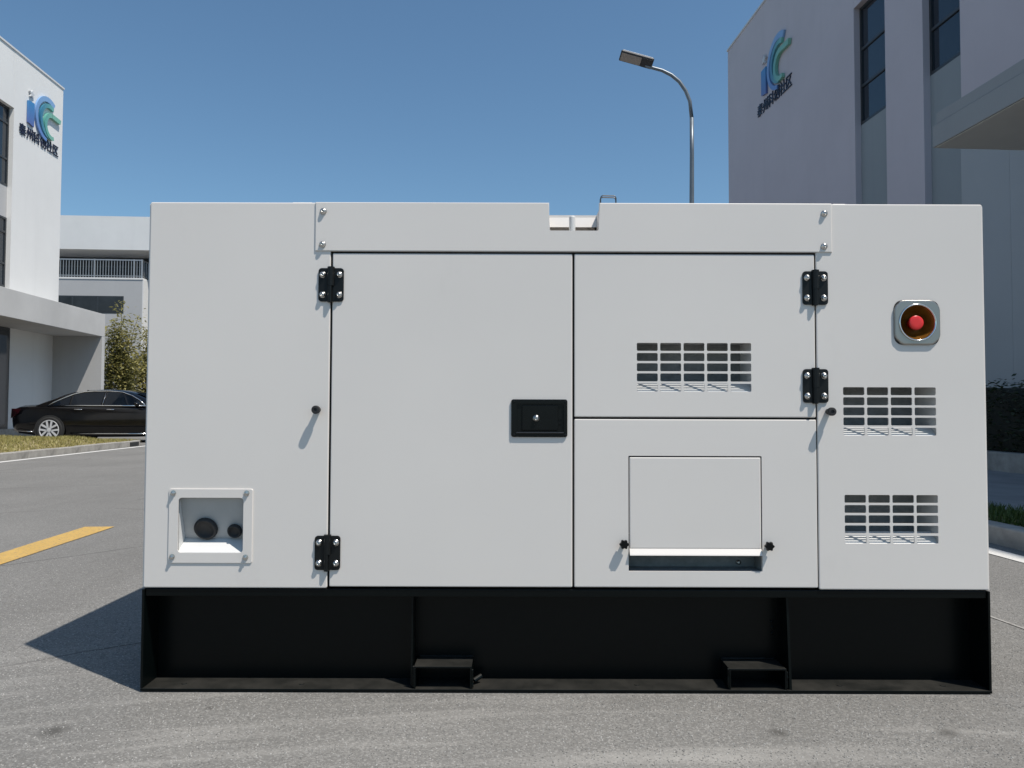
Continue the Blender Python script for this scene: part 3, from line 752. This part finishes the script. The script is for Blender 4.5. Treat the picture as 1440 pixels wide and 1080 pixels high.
put(knob, 'star_knob', gen, X(877.5, 764), 0.0015, Z(764)); put(knob, 'star_knob', gen, X(1080.5, 766), 0.0015, Z(766))

# top strip with the notch
tx0, tx1, tz0, tz1 = X(443, 320), X(1168.5, 320), Z(354), zt + 0.0005
n0, n1, nz = X(771.5, 305), X(842, 305), Z(325.5)
outl = [(tx0, tz0), (tx1, tz0), (tx1, tz1), (n1, tz1), (n1, nz + 0.004), (n1 - 0.004, nz), (n0 + 0.004, nz), (n0, nz + 0.004), (n0, tz1), (tx0, tz1)]
bm = prism(bmesh.new(), outl, 1, -0.0042, 0.010)
es = [e for e in bm.edges if all(abs(v.co.y + 0.0042) < 1e-5 for v in e.verts)]
bmesh.ops.bevel(bm, geom=es, offset=0.0026, segments=2, affect='EDGES', profile=0.5)
ts = gpart('top_strip', bm, W)
for u, v in ((454.5, 298.5), (453.5, 345), (1157.5, 299.5), (1157.5, 345.5)): put(bolt_big, 'bolt', ts, X(u, v), -0.0042, Z(v))
# roof, sides, rear: the rest of the enclosure
PD = 0.150                                              # pocket in the roof behind the notch
rf = bmesh.new(); ry0 = 0.0105
box(rf, gx0 + 0.006, n0 - 0.012, ry0, GD, zt - 0.010, zt - 0.0008); box(rf, n1 + 0.012, gx1 - 0.006, ry0, GD, zt - 0.010, zt - 0.0008)
box(rf, n0 - 0.012, n1 + 0.012, PD, GD, zt - 0.010, zt - 0.0008)
roof = gpart('roof_panel', rf, W)
gpart('side_panel', B(gx0, gx0 + 0.004, 0.0044, GD - 0.004, zc0, zt - 0.006), W)
gpart('side_panel', B(gx1 - 0.004, gx1, 0.0044, GD - 0.004, zc0, zt - 0.006), W)
gpart('rear_panel', B(gx0 + 0.0045, gx1 - 0.0045, GD - 0.012, GD, zc0, zt - 0.0105), W)
gpart('floor_pan', B(gx0 + 0.006, gx1 - 0.006, 0.02, GD - 0.014, zc0 + 0.001, zc0 + 0.004), M['inside'])
zin = CAM_H + (Z(320.5) - CAM_H) * (CAM_D + PD) / CAM_D
pk = bmesh.new()
prism(pk, [(PD - 0.014, zin), (PD - 0.003, zt - 0.0105), (PD + 0.001, zt - 0.0105), (PD - 0.010, zin)], 0, n0 - 0.0075, n1 + 0.0075)
box(pk, n0 - 0.012, n0 - 0.008, 0.0105, PD, nz - 0.05, zt - 0.0008); box(pk, n1 + 0.008, n1 + 0.012, 0.0105, PD, nz - 0.05, zt - 0.0008)
prism(pk, [(0.0105, nz - 0.05), (PD + 0.1, nz - 0.05), (PD + 0.1, nz - 0.045), (0.0105, nz - 0.045)], 0, n0 - 0.0075, n1 + 0.0075)
box(pk, n0 - 0.012, n1 + 0.012, PD + 0.1, PD + 0.104, nz - 0.05, zt - 0.011)
gpart('roof_pocket', pk, W, roof)
pxx = X(804, 310) * 1.03
ptop = CAM_H + (Z(304) - CAM_H) * (CAM_D + 0.075) / CAM_D - nz + 0.044
gpart('pocket_post', lathe(bmesh.new(), [(0.0, 0.0), (0.0105, 0.0), (0.0105, ptop - 0.003), (0.0085, ptop), (0.0, ptop)], 16, Matrix.Translation((pxx, 0.075, nz - 0.044))), M['white_in'], roof)
for u0, u1 in ((408, 436), (1174, 1192)):
    gpart('lifting_cover', B(X(u0, 285), X(u1, 285), 0.02, 0.10, zt - 0.0006, zt + 0.006, bev=0.002), W, roof)
# black seal strips added behind the seams so the gaps look dark
sl = bmesh.new()
for x_ in (e1, e2): box(sl, x_ - 0.02, x_ + 0.02, 0.0145, 0.03, zc0 + 0.006, ztop + 0.01)
box(sl, mid - 0.02, mid + 0.02, 0.0145, 0.03, zc0 + 0.006, ztop + 0.01)
box(sl, e1 + 0.021, mid - 0.021, 0.0145, 0.03, ztop - 0.02, ztop + 0.02); box(sl, mid + 0.021, e2 - 0.021, 0.0145, 0.03, ztop - 0.02, ztop + 0.02)
box(sl, mid + 0.021, e2 - 0.021, 0.0145, 0.03, zs - 0.02, zs + 0.02)
gpart('dark_seam_seal', sl, M['inside'])

# hinges
hl = bmesh.new(); hw, hh = 0.0405, 0.054
def leaf(s):
    bm2 = bmesh.new()
    pts = rrect(-hw, hw, -hh, hh, 0.010)
    pts = [p for p in pts if p[0] * s > 0]
    pts = ([(0.0015 * s, pts[0][1] if False else hh)] if False else []) + pts
    return pts
def half(s):
    r = 0.010; pts = [(0.002 * s, hh)]
    for k in range(5):
        a = R(90 * k / 4); pts.append((s * (hw - r + r * math.sin(a)), hh - r + r * math.cos(a)))
    for k in range(5):
        a = R(90 * k / 4); pts.append((s * (hw - r + r * math.cos(a)), -hh + r - r * math.sin(a)))
    pts.append((0.002 * s, -hh)); return pts
hb = bmesh.new()
for s in (-1, 1):
    n0v = len(hb.verts); prism(hb, half(s), 1, -0.0045, 0.0)
hinge_leaf = None
hbm = mesh_of(hb, 'hinge', M['hinge'])
kn = bmesh.new()
prism(kn, [(-0.011, 0.0), (-0.0105, -0.010), (-0.007, -0.0145), (0.0, -0.016), (0.007, -0.0145), (0.0105, -0.010), (0.011, 0.0)], 2, -0.0035, hh + 0.004)
prism(kn, [(-0.010, -0.0), (-0.0095, -0.010), (-0.006, -0.014), (0.0, -0.0155), (0.0035, -0.0145), (0.0045, -0.010), (0.0045, 0.0)], 2, -hh - 0.003, -0.0037)
knm = mesh_of(kn, 'knuckle', M['hinge'])
for u, v in ((465.5, 401.5), (461.5, 778), (1145.5, 404), (1146.5, 541.5)):
    x_, z_ = X(u, v), Z(v)
    h = link('hinge', hbm, gen, True, (x_, 0, z_))
    link('knuckle', knm, h, False, (0, -0.0002, 0))
    for a in (-1, 1):
        for b in (-1, 1): link('bolt', bolt_big, h, False, (a * 0.0265, -0.0045, b * 0.0325))
# rubber door stops
stp = mesh_of(lathe(bmesh.new(), [(0.0, 0.0), (0.009, 0.0), (0.0095, 0.018), (0.0125, 0.020), (0.0135, 0.024), (0.0135, 0.033), (0.012, 0.036), (0.006, 0.0365), (0.005, 0.033), (0.0, 0.033)], 18, FRONT), 'door_stop', M['rubber'], False)
put(stp, 'door_stop', gen, X(447.5, 577), 0.0, Z(577)); put(stp, 'door_stop', gen, X(1164.5, 577.5), 0.0, Z(577.5))

# latch
kx0, kx1, kz0, kz1 = X(719, 588), X(798, 588), Z(614.5), Z(561.5)
lk = gpart('latch', plate(kx0, kx1, kz0, kz1, -0.0065, 0.001, 0.007, 0.003, [rrect(kx0 + 0.018, kx1 - 0.012, kz0 + 0.017, kz1 - 0.014, 0.004)]), M['plastic'])
gpart('latch_tray', B(kx0 + 0.016, kx1 - 0.010, -0.0012, 0.0008, kz0 + 0.015, kz1 - 0.012), M['plastic'], lk)
gpart('latch_paddle', plate(kx0 + 0.034, kx1 - 0.030, kz0 + 0.021, kz1 - 0.018, -0.0052, -0.0014, 0.004, 0.0025), M['plastic'], lk)
gpart('latch_lip', B(kx0 + 0.015, kx1 - 0.012, -0.0105, -0.0066, kz0 + 0.0115, kz0 + 0.0165, bev=0.0022), M['gloss'], lk)
for a in (0.03, 0.045): gpart('latch_rib', B(kx1 - 0.028, kx1 - 0.016, -0.004, -0.0013, kz0 + 0.012 + a, kz0 + 0.0145 + a, bev=0.0008), M['plastic'], lk)
put(bolt_big, 'lock_screw', lk, X(754, 588), -0.0053, Z(588))
for a in (kx0 + 0.009, kx1 - 0.007):
    for b in (kz0 + 0.008, kz1 - 0.007):
        gpart('rivet', lathe(bmesh.new(), [(0.0035, 0), (0.003, 0.0015), (0, 0.002)], 10, Matrix.Translation((a, -0.0064, b)) @ FRONT), M['hinge'], lk)

# cable outlet
fr2 = gpart('cable_outlet', plate(X(238, 740), X(356, 740), Z(793), Z(688.5), -0.0035, -0.0002, 0.006, 0.0015, [rrect(ca, cbx, cz0, cz1, 0.011)]), W)
cdep = 0.062; rise = 0.036; tb = 0.012
bm = bmesh.new()
prism(bm, [(tb, cz1 + 0.006), (cdep, cz0 + rise), (cdep + 0.003, cz0 + rise), (tb + 0.004, cz1 + 0.010)], 0, ca - 0.002, cbx + 0.002)
gpart('outlet_hood', bm, M['hood_grey'], fr2)
gpart('outlet_sill', prism(bmesh.new(), [(0.001, cz0 - 0.004), (0.001, cz0 + 0.0005), (cdep, cz0 + rise - 0.0005), (cdep, cz0 + rise - 0.004), (0.012, cz0 - 0.004)], 0, ca - 0.002, cbx + 0.002), M['white_in'], fr2)
for xx in (ca - 0.005, cbx + 0.0025): gpart('outlet_cheek', prism(bmesh.new(), [(tb + 0.0005, cz0 - 0.004), (cdep, cz0 + rise - 0.004), (cdep, cz0 + rise + 0.004), (tb + 0.0005, cz1 + 0.008)], 0, xx, xx + 0.0025), M['white_in'], fr2)
slope = Vector((0, cdep - tb, cz0 + rise - cz1 - 0.006)).normalized(); nrm = Vector((0, -abs(slope.z), -abs(slope.y))).normalized()
for u, v, r in ((291, 744, 0.034), (331.5, 747, 0.021)):
    zz = Z(v); f_ = (cz1 + 0.006 - zz) / (cz1 + 0.006 - cz0 - rise); yy = tb + f_ * (cdep - tb)
    sc = (CAM_D + yy) / CAM_D
    q = nrm.to_track_quat('Z', 'X').to_matrix().to_4x4()
    mt = Matrix.Translation((X(u, v) * sc, yy - 0.002, CAM_H + (zz - CAM_H) * sc)) @ q
    gl = gpart('cable_gland', lathe(bmesh.new(), [(r * 1.12, 0.0), (r * 1.12, 0.006), (r, 0.012), (r * 0.84, 0.012), (r * 0.8, 0.004), (0, 0.004)], 24, mt), M['rubber'], fr2, True)
for u, v in ((245, 694.5), (348, 694.5), (243.5, 784), (346.5, 784.5)): put(stud, 'bolt', fr2, X(u, v), -0.0035, Z(v))

# emergency stop in its guard
bz = 0.0705
circ2 = [(esx + 0.0605 * math.cos(2 * math.pi * k / 48), esz + 0.0605 * math.sin(2 * math.pi * k / 48)) for k in range(48)]
bm = plate(esx - bz, esx + bz, esz - bz + 0.001, esz + bz - 0.001, -0.008, -0.0003, 0.030, 0.004, [circ2], 6)
# pull the four sides out into a slight cushion shape
for v_ in bm.verts:
    dx_, dz_ = v_.co.x - esx, v_.co.z - esz
    if max(abs(dx_), abs(dz_)) > 0.063: v_.co.x += 0.06 * dx_ * (1 - (dz_ / bz) ** 2); v_.co.z += 0.06 * dz_ * (1 - (dx_ / bz) ** 2)
es_ = gpart('emergency_stop', bm, M['satin'])
EM = Matrix.Translation((esx, 0, esz)) @ FRONT
gpart('gasket', plate(esx - bz - 0.002, esx + bz + 0.002, esz - bz - 0.001, esz + bz + 0.001, -0.002, -0.0001, 0.026, 0.0005, [circ2], 6), M['rubber'], es_)
gpart('guard_ring', lathe(bmesh.new(), [(0.0602, 0.006), (0.0602, 0.0105), (0.058, 0.0115), (0.0555, 0.010), (0.0545, 0.004)], 48, EM, cap=False), M['chrome'], es_, True)
gpart('guard_cup', lathe(bmesh.new(), [(0.0548, 0.006), (0.047, -0.008), (0.040, -0.022), (0.030, -0.030), (0.0, -0.032)], 40, EM, cap=False), M['amber'], es_, True)
gpart('button_stem', lathe(bmesh.new(), [(0.016, -0.032), (0.016, -0.012), (0, -0.012)], 24, EM), M['red'], es_, True)
gpart('button', lathe(bmesh.new(), [(0.016, -0.012), (0.023, -0.009), (0.0238, -0.002), (0.0228, 0.0008), (0.020, 0.002), (0.010, 0.0022), (0, 0.0022)], 28, EM), M['red'], es_, True)

# skid base
SD = 0.10; K_ = M['skid']
sk = gpart('skid_web', B(gx0 + 0.0085, gx1 - 0.0085, SD, SD + 0.008, 0.0125, 0.300), K_)
gpart('skid_top_rail', B(gx0 + 0.0085, gx1 - 0.0085, 0.006, GD - 0.006, 0.3005, 0.3245, bev=0.002), K_, sk)
gpart('skid_bottom_flange', B(gx0 + 0.0005, gx1 + 0.0005, -0.001, SD + 0.008, 0.003, 0.012, bev=0.0015), K_, sk)
gpart('skid_end_plate', B(gx0, gx0 + 0.008, 0.0, GD, 0.0125, 0.3235, bev=0.0012), K_, sk)
gpart('skid_end_plate', B(gx1 - 0.008, gx1, 0.0, GD, 0.0125, 0.3235, bev=0.0012), K_, sk)
gpart('skid_rear_web', B(gx0 + 0.0085, gx1 - 0.0085, GD - 0.11, GD - 0.10, 0.003, 0.300), K_, sk)
gpart('skid_gusset', prism(bmesh.new(), [(0.018, 0.0125), (SD, 0.0125), (SD, 0.300), (0.030, 0.300)], 0, X(579, 900) - 0.003, X(579, 900) + 0.003), K_, sk)
gpart('skid_gusset', prism(bmesh.new(), [(0.003, 0.0125), (SD, 0.0125), (SD, 0.300), (0.028, 0.300)], 0, X(1113, 900) - 0.004, X(1113, 900) + 0.004), K_, sk)
def weld(p0, p1, r=0.0035, n=22):
    pts = []; rr = []
    for k in range(n):
        t = k / (n - 1); p = Vector(p0).lerp(Vector(p1), t); pts.append(p); rr.append(r * random.uniform(0.7, 1.3))
    return tube(bmesh.new(), pts, rr, 6)
for u0, u1, v0 in ((583, 664.5, 936.5), (1027, 1108, 938.5)):
    a, b, zt_ = X(u0, 950), X(u1, 950), Z(v0 + 1.5)
    bm = bmesh.new(); th = 0.0055
    box(bm, a, b, 0.002, SD - 0.0005, zt_ - th, zt_, bev=0.0015); 
    box(bm, a, a + th, 0.002, SD - 0.0005, 0.0125, zt_ - th - 0.0003, bev=0.001); box(bm, b - th, b, 0.002, SD - 0.0005, 0.0125, zt_ - th - 0.0003, bev=0.001)
    fk = gpart('fork_pocket', bm, K_, None)
    gpart('weld_bead', weld((a - 0.002, 0.006, 0.016), (a - 0.002, 0.006, zt_)), K_, fk, True)
    gpart('weld_bead', weld((a, SD - 0.001, zt_ + 0.002), (b, SD - 0.001, zt_ + 0.002)), K_, fk, True)
    gpart('weld_bead', weld((b + 0.002, 0.006, 0.016), (b + 0.002, 0.006, zt_ - 0.01)), K_, fk, True)
gpart('drain_stub', tube(bmesh.new(), [(X(667, 958), 0.045, 0.024), (X(677, 955), 0.06, 0.034)], 0.008, 10), K_, sk)
spat = mesh_of(lathe(bmesh.new(), [(0.006, 0), (0.005, 0.003), (0, 0.0045)], 8, FRONT), 'weld_spatter', K_, True)
for v in (885, 893, 902): put(spat, 'weld_spatter', sk, X(1101, 890) + random.uniform(-0.004, 0.004), SD - 0.0005, Z(v))
for u in (252, 420, 900, 1190, 1338): gpart('bolt_hole_plug', lathe(bmesh.new(), [(0.009, 0.012), (0.008, 0.0135), (0, 0.0136)], 12, Matrix.Translation((X(u, 966), 0.045, 0))), K_, sk)

# ------------------------------------------------------------------ cars
def make_car(loc, rz, paintm, label, group=None):
    e = tag(empty('parked_car', loc, rz), label, 'car', group)
    st = [(0.00, .44, .78, .84, .70), (0.05, .34, .90, .97, .83), (.22, .26, .955, 1.03, .905), (.7, .2, .975, 1.055, .945), (1.15, .16, .985, 1.05, .952), (1.9, .16, .985, 1.03, .955), (2.7, .16, .975, 1.02, .955),
          (3.5, .17, .96, 1.01, .95), (4.0, .19, .93, .99, .947), (4.5, .2, .87, .93, .93), (4.95, .22, .79, .85, .88), (5.16, .3, .68, .75, .76), (5.25, .42, .58, .63, .60)]
    bm = bmesh.new(); rings = []
    for x, zb, zs_, zt_, hw_ in st:
        half_ = [(0.0, zb), (hw_ * .86, zb), (hw_ * .955, zb + .10), (hw_ * .985, zb + (zs_ - zb) * .42), (hw_, zb + (zs_ - zb) * .66), (hw_ * .985, zs_ - .07), (hw_ * .955, zs_ - .015), (hw_ * .90, zs_ + .01), (hw_ * .6, zt_ - .008), (0.0, zt_)]
        ring = [bm.verts.new((x, -y, z)) for y, z in half_] + [bm.verts.new((x, y, z)) for y, z in half_[-2:0:-1]]
        rings.append(ring)
    for a, b in zip(rings, rings[1:]):
        n = len(a)
        for i in range(n): bm.faces.new((a[i], a[(i + 1) % n], b[(i + 1) % n], b[i]))
    bm.faces.new(rings[0]); bm.faces.new(rings[-1])
    body = obj('body', bm, paintm, e, True)
    gs = [(.72, 1.045), (1.0, 1.175), (1.3, 1.30), (1.65, 1.40), (2.05, 1.462), (2.45, 1.485), (2.85, 1.462), (3.2, 1.40), (3.55, 1.26), (3.85, 1.11), (4.08, .99)]
    def side_y(z): return .875 - .26 * max(0, z - 1.0) / .45
    bm = bmesh.new(); rings = []
    for x, zr in gs:
        base = 0.985 if x < 3.9 else 0.96
        zz = [base, base + (zr - base) * .5, zr - min(.055, (zr - base) * .5), zr - .018 * min(1, (zr - base) * 4), zr]
        yy = [side_y(zz[0]), side_y(zz[1]), side_y(zz[2]), side_y(zz[2]) * .86, 0]
        ring = [bm.verts.new((x, -y, z)) for y, z in zip(yy, zz)] + [bm.verts.new((x, y, z)) for y, z in list(zip(yy, zz))[-2::-1]]
        rings.append(ring)
    for a, b in zip(rings, rings[1:]):
        for i in range(len(a) - 1): bm.faces.new((a[i], a[i + 1], b[i + 1], b[i]))
    gh = obj('cabin', bm, paintm, e, True)
    for s in (-1, 1):
        for name, poly in (('quarter_window', [(1.16, 1.035), (1.60, 1.03), (1.60, 1.285), (1.40, 1.195), (1.25, 1.11)]),
                           ('rear_window', [(1.65, 1.03), (2.47, 1.03), (2.47, 1.395), (2.1, 1.39), (1.85, 1.36), (1.65, 1.31)]),
                           ('front_window', [(2.56, 1.03), (3.62, 1.025), (3.45, 1.16), (3.2, 1.29), (2.95, 1.37), (2.7, 1.395), (2.56, 1.398)])):
            bm = bmesh.new()
            bm.faces.new([bm.verts.new((x, s * (side_y(z) + .009), z)) for x, z in poly])
            obj(name, bm, M['carglass'], gh)
        tr = [(1.05, 1.022), (1.16, 1.10), (1.38, 1.215), (1.65, 1.335), (1.9, 1.395), (2.15, 1.415), (2.6, 1.42), (2.95, 1.395), (3.25, 1.30), (3.5, 1.17), (3.68, 1.03)]
        obj('chrome_trim', tube(bmesh.new(), [(x, s * (side_y(z) + .008), z) for x, z in tr], 0.016, 6), M['chrome'], gh, True)
        obj('chrome_trim', tube(bmesh.new(), [(x, s * (side_y(1.015) + .012), 1.015) for x in (1.02, 2.0, 3.0, 3.72)], 0.016, 6), M['chrome'], gh, True)
        obj('door_trim', tube(bmesh.new(), [(2.515, s * (side_y(z) + .012), z) for z in (1.03, 1.2, 1.40)], 0.006, 5), M['chrome'], gh, True)
        obj('sill_trim', tube(bmesh.new(), [(x, s * .925, .255) for x in (1.68, 2.4, 3.2, 3.95)], 0.013, 6), M['chrome'], body, True)
        obj('bumper_trim', tube(bmesh.new(), [(.07, s * .80, .345), (.2, s * .905, .33), (.45, s * .922, .315), (.7, s * .928, .30)], 0.009, 6), M['chrome'], body, True)
        for xh in (1.78, 2.66): obj('door_handle', tube(bmesh.new(), [(xh, s * .945, .91), (xh + .03, s * .965, .912), (xh + .2, s * .965, .912), (xh + .23, s * .945, .91)], 0.011, 6), M['chrome'], body, True)
        bm = bmesh.new(); bm.faces.new([bm.verts.new(p) for p in ((.035, s * .80, .93), (.06, s * .852, .93), (.36, s * .932, .93), (.30, s * .938, .80), (.05, s * .865, .66), (.0, s * .78, .68))])
        tl = obj('tail_lamp', bm, M['tail'], body); tl.location.y = s * 0.012; tl.location.x = -0.012
        mr = obj('mirror', lathe(bmesh.new(), [(0, -.10), (.05, -.09), (.075, 0), (.06, .07), (0, .10)], 10, Matrix.Translation((3.52, s * 1.0, 1.06)) @ Matrix.Rotation(R(90), 4, 'X') @ Matrix.Scale(.8, 4, (0, 1, 0))), paintm, gh, True)
        for xw in (1.14, 4.30):
            WM = Matrix.Translation((xw, s * .958, .352)) @ Matrix.Rotation(R(90 * s * -1), 4, 'X')
            obj('wheel_arch', lathe(bmesh.new(), [(.405, -.02), (.405, .003), (.0, .003)], 28, WM), M['tyre'], body)
            w = obj('tyre', lathe(bmesh.new(), [(.27, -.10), (.345, -.10), (.352, -.03), (.352, .004), (.335, .018), (.285, .02), (.275, .008)], 32, WM, cap=False), M['tyre'], e, True)
            bm = lathe(bmesh.new(), [(.275, .01), (.268, .022), (.252, .022), (.246, .006)], 32, WM, cap=False)
            for k in range(5):
                for off in (-.052, .052):
                    sp_ = Matrix.Rotation(2 * math.pi * k / 5 + .31, 4, 'Z')
                    p = [(.03, off * .6), (.25, off * 1.35)]
                    dv = Vector((p[1][0] - p[0][0], p[1][1] - p[0][1], 0)).normalized(); nv = Vector((-dv.y, dv.x, 0)) * .021
                    vs0 = []
                    for (px, py), q in ((p[0], 1.0), (p[1], 1.25)):
                        for sg in (-1, 1):
                            for zz_ in (.002, .020): vs0.append(bm.verts.new(WM @ sp_ @ (Vector((px, py, zz_)) + nv * sg * q)))
                    for f4 in ((0, 1, 3, 2), (4, 6, 7, 5), (1, 5, 7, 3), (0, 2, 6, 4), (0, 4, 5, 1), (2, 3, 7, 6)): bm.faces.new([vs0[i] for i in f4])
            lathe(bm, [(.055, .004), (.055, .024), (0, .026)], 14, WM)
            obj('rim', bm, M['rim'], w)
            obj('brake_disc', lathe(bmesh.new(), [(.19, .0035), (.19, .0045), (0, .0045)], 20, WM), M['lamp_dark'], w)
    bm = bmesh.new()
    ws = [(3.25, 1.385, .52), (3.55, 1.265, .58), (3.85, 1.118, .64), (4.02, 1.04, .68)]
    va_ = [bm.verts.new((x, -y, z + .012)) for x, z, y in ws]; vb_ = [bm.verts.new((x, y, z + .012)) for x, z, y in ws]
    for i in range(3): bm.faces.new((va_[i], vb_[i], vb_[i + 1], va_[i + 1]))
    obj('windshield', bm, M['carglass'], gh)
    bm = bmesh.new()
    ws = [(.80, 1.082, .60), (1.0, 1.175, .57), (1.3, 1.30, .54), (1.55, 1.374, .50)]
    va_ = [bm.verts.new((x, -y, z + .012)) for x, z, y in ws]; vb_ = [bm.verts.new((x, y, z + .012)) for x, z, y in ws]
    for i in range(3): bm.faces.new((va_[i], vb_[i], vb_[i + 1], va_[i + 1]))
    obj('rear_screen', bm, M['carglass'], gh)
    obj('roof_antenna', prism(bmesh.new(), [(1.62, 1.395), (1.80, 1.43), (1.64, 1.465)], 1, -.015, .015), paintm, gh)
    return e
make_car((-13.72, 20.9 + 0.95 - CAM_D + 0.0, -0.01), R(0.5), M['carpaint'], 'black saloon car with silver five-spoke wheels parked by the porch')
make_car((-13.3, 27.5 - CAM_D, 0.0), R(0.5), M['carpaint2'], 'silver car mostly hidden behind the black saloon car')

# ------------------------------------------------------------------ plants
def leaves(name, n, place, size, mat, parent, droop=0.4):
    vs = []; fs = []
    for _ in range(n):
        p = place()
        if p is None: continue
        p = Vector(p)
        a = random.uniform(0, 2 * math.pi); L = random.uniform(*size); w = L * random.uniform(0.16, 0.26)
        d = Vector((math.cos(a), math.sin(a), random.uniform(-droop - 0.5, 0.35))).normalized()
        sdir = d.cross(Vector((random.uniform(-1, 1), random.uniform(-1, 1), 1.0))).normalized()
        k = len(vs)
        vs += [tuple(p), tuple(p + d * L * .45 + sdir * w), tuple(p + d * L), tuple(p + d * L * .45 - sdir * w)]
        fs.append((k, k + 1, k + 2, k + 3))
    me = bpy.data.meshes.new(name); me.from_pydata(vs, [], fs); me.materials.append(mat)
    return link(name, me, parent)
def bamboo(loc, h, nculm, spread, nleaf, label):
    e = tag(empty('bamboo_clump', loc), label, 'bamboo', 'bamboo clumps by the porch')
    tips = []
    for _ in range(nculm):
        a = random.uniform(0, 6.28); r = spread * math.sqrt(random.random()); x, y = r * math.cos(a), r * math.sin(a) * .8
        hh = h * random.uniform(.55, 1.0); bx, by = random.uniform(-.6, .6), random.uniform(-.5, .4)
        pts = [Vector((x + bx * (t ** 2.2), y + by * (t ** 2.2), hh * t - (0.25 if t > .95 else 0))) for t in (0, .25, .5, .7, .85, 1.0)]
        obj('culm', tube(bmesh.new(), pts, [.022, .021, .018, .014, .009, .004], 5), M['culm'], e)
        tips.append(pts)
    def place():
        pts = random.choice(tips); i = random.choice((0, 1, 1, 2, 2, 3, 3, 4)); p = pts[i].lerp(pts[i + 1], random.random())
        g = lambda: random.gauss(0, .17)
        return p + Vector((g(), g(), g() * .8))
    leaves('foliage', nleaf, place, (.09, .19), M['bamboo'], e)
x_, z_ = front(163, 560, 30.0)
bamboo((x_ + 0.1, 30 - CAM_D, 0), 5.3, 22, .66, 8800, 'tall dense yellow-green bamboo clump against the porch wall')
x_, z_ = front(196, 560, 31.5)
bamboo((x_ + 0.3, 31.5 - CAM_D, 0), 4.8, 18, .75, 7000, 'thinner bamboo clump nearer the generator, right of the tall one')

def hedge(label):
    e = tag(empty('hedge', street(7.6, 3)), label, 'hedge')
    bm = bmesh.new()
    def prof_(s): return 1.18 + .10 * math.sin(s * 1.3) + .07 * math.sin(s * 3.7 + 1)
    ns = 40; g = []
    for i in range(ns + 1):
        s = 5.0 + 13.0 * i / ns; h = prof_(s) - .08
        g.append([bm.verts.new(street(l, s, z) - e.location) for l, z in ((7.45, .3), (7.38, h * .6), (7.5, h), (8.3, h), (8.35, .3))])
    for a, b in zip(g, g[1:]):
        for i in range(4): bm.faces.new((a[i], a[i + 1], b[i + 1], b[i]))
    bm.faces.new(g[0]); bm.faces.new(g[-1])
    obj('hedge_core', bm, M['hedge_core'], e)
    def place():
        s = random.uniform(5, 18); h = prof_(s)
        if random.random() < .35: l, z = random.uniform(7.35, 8.4), h + random.gauss(-.03, .05)
        else: z = random.uniform(.32, h); l = 7.38 + random.gauss(0, .05)
        return street(l, s, z) - e.location
    leaves('foliage', 9000, place, (.05, .11), M['hedge'], e, 0.1)
    return e
hedge('dark clipped hedge in shade along the right building')
pw = tag(empty('planter_wall', street(7.2, 4.5), TH), 'low pale planter wall under the hedge at right', 'planter wall')
for k in range(9): obj('coping_stone', B(0, .2, 1.5 * k + .004, 1.5 * k + 1.496, .09, .36, bev=.012), M['kerb'], pw)
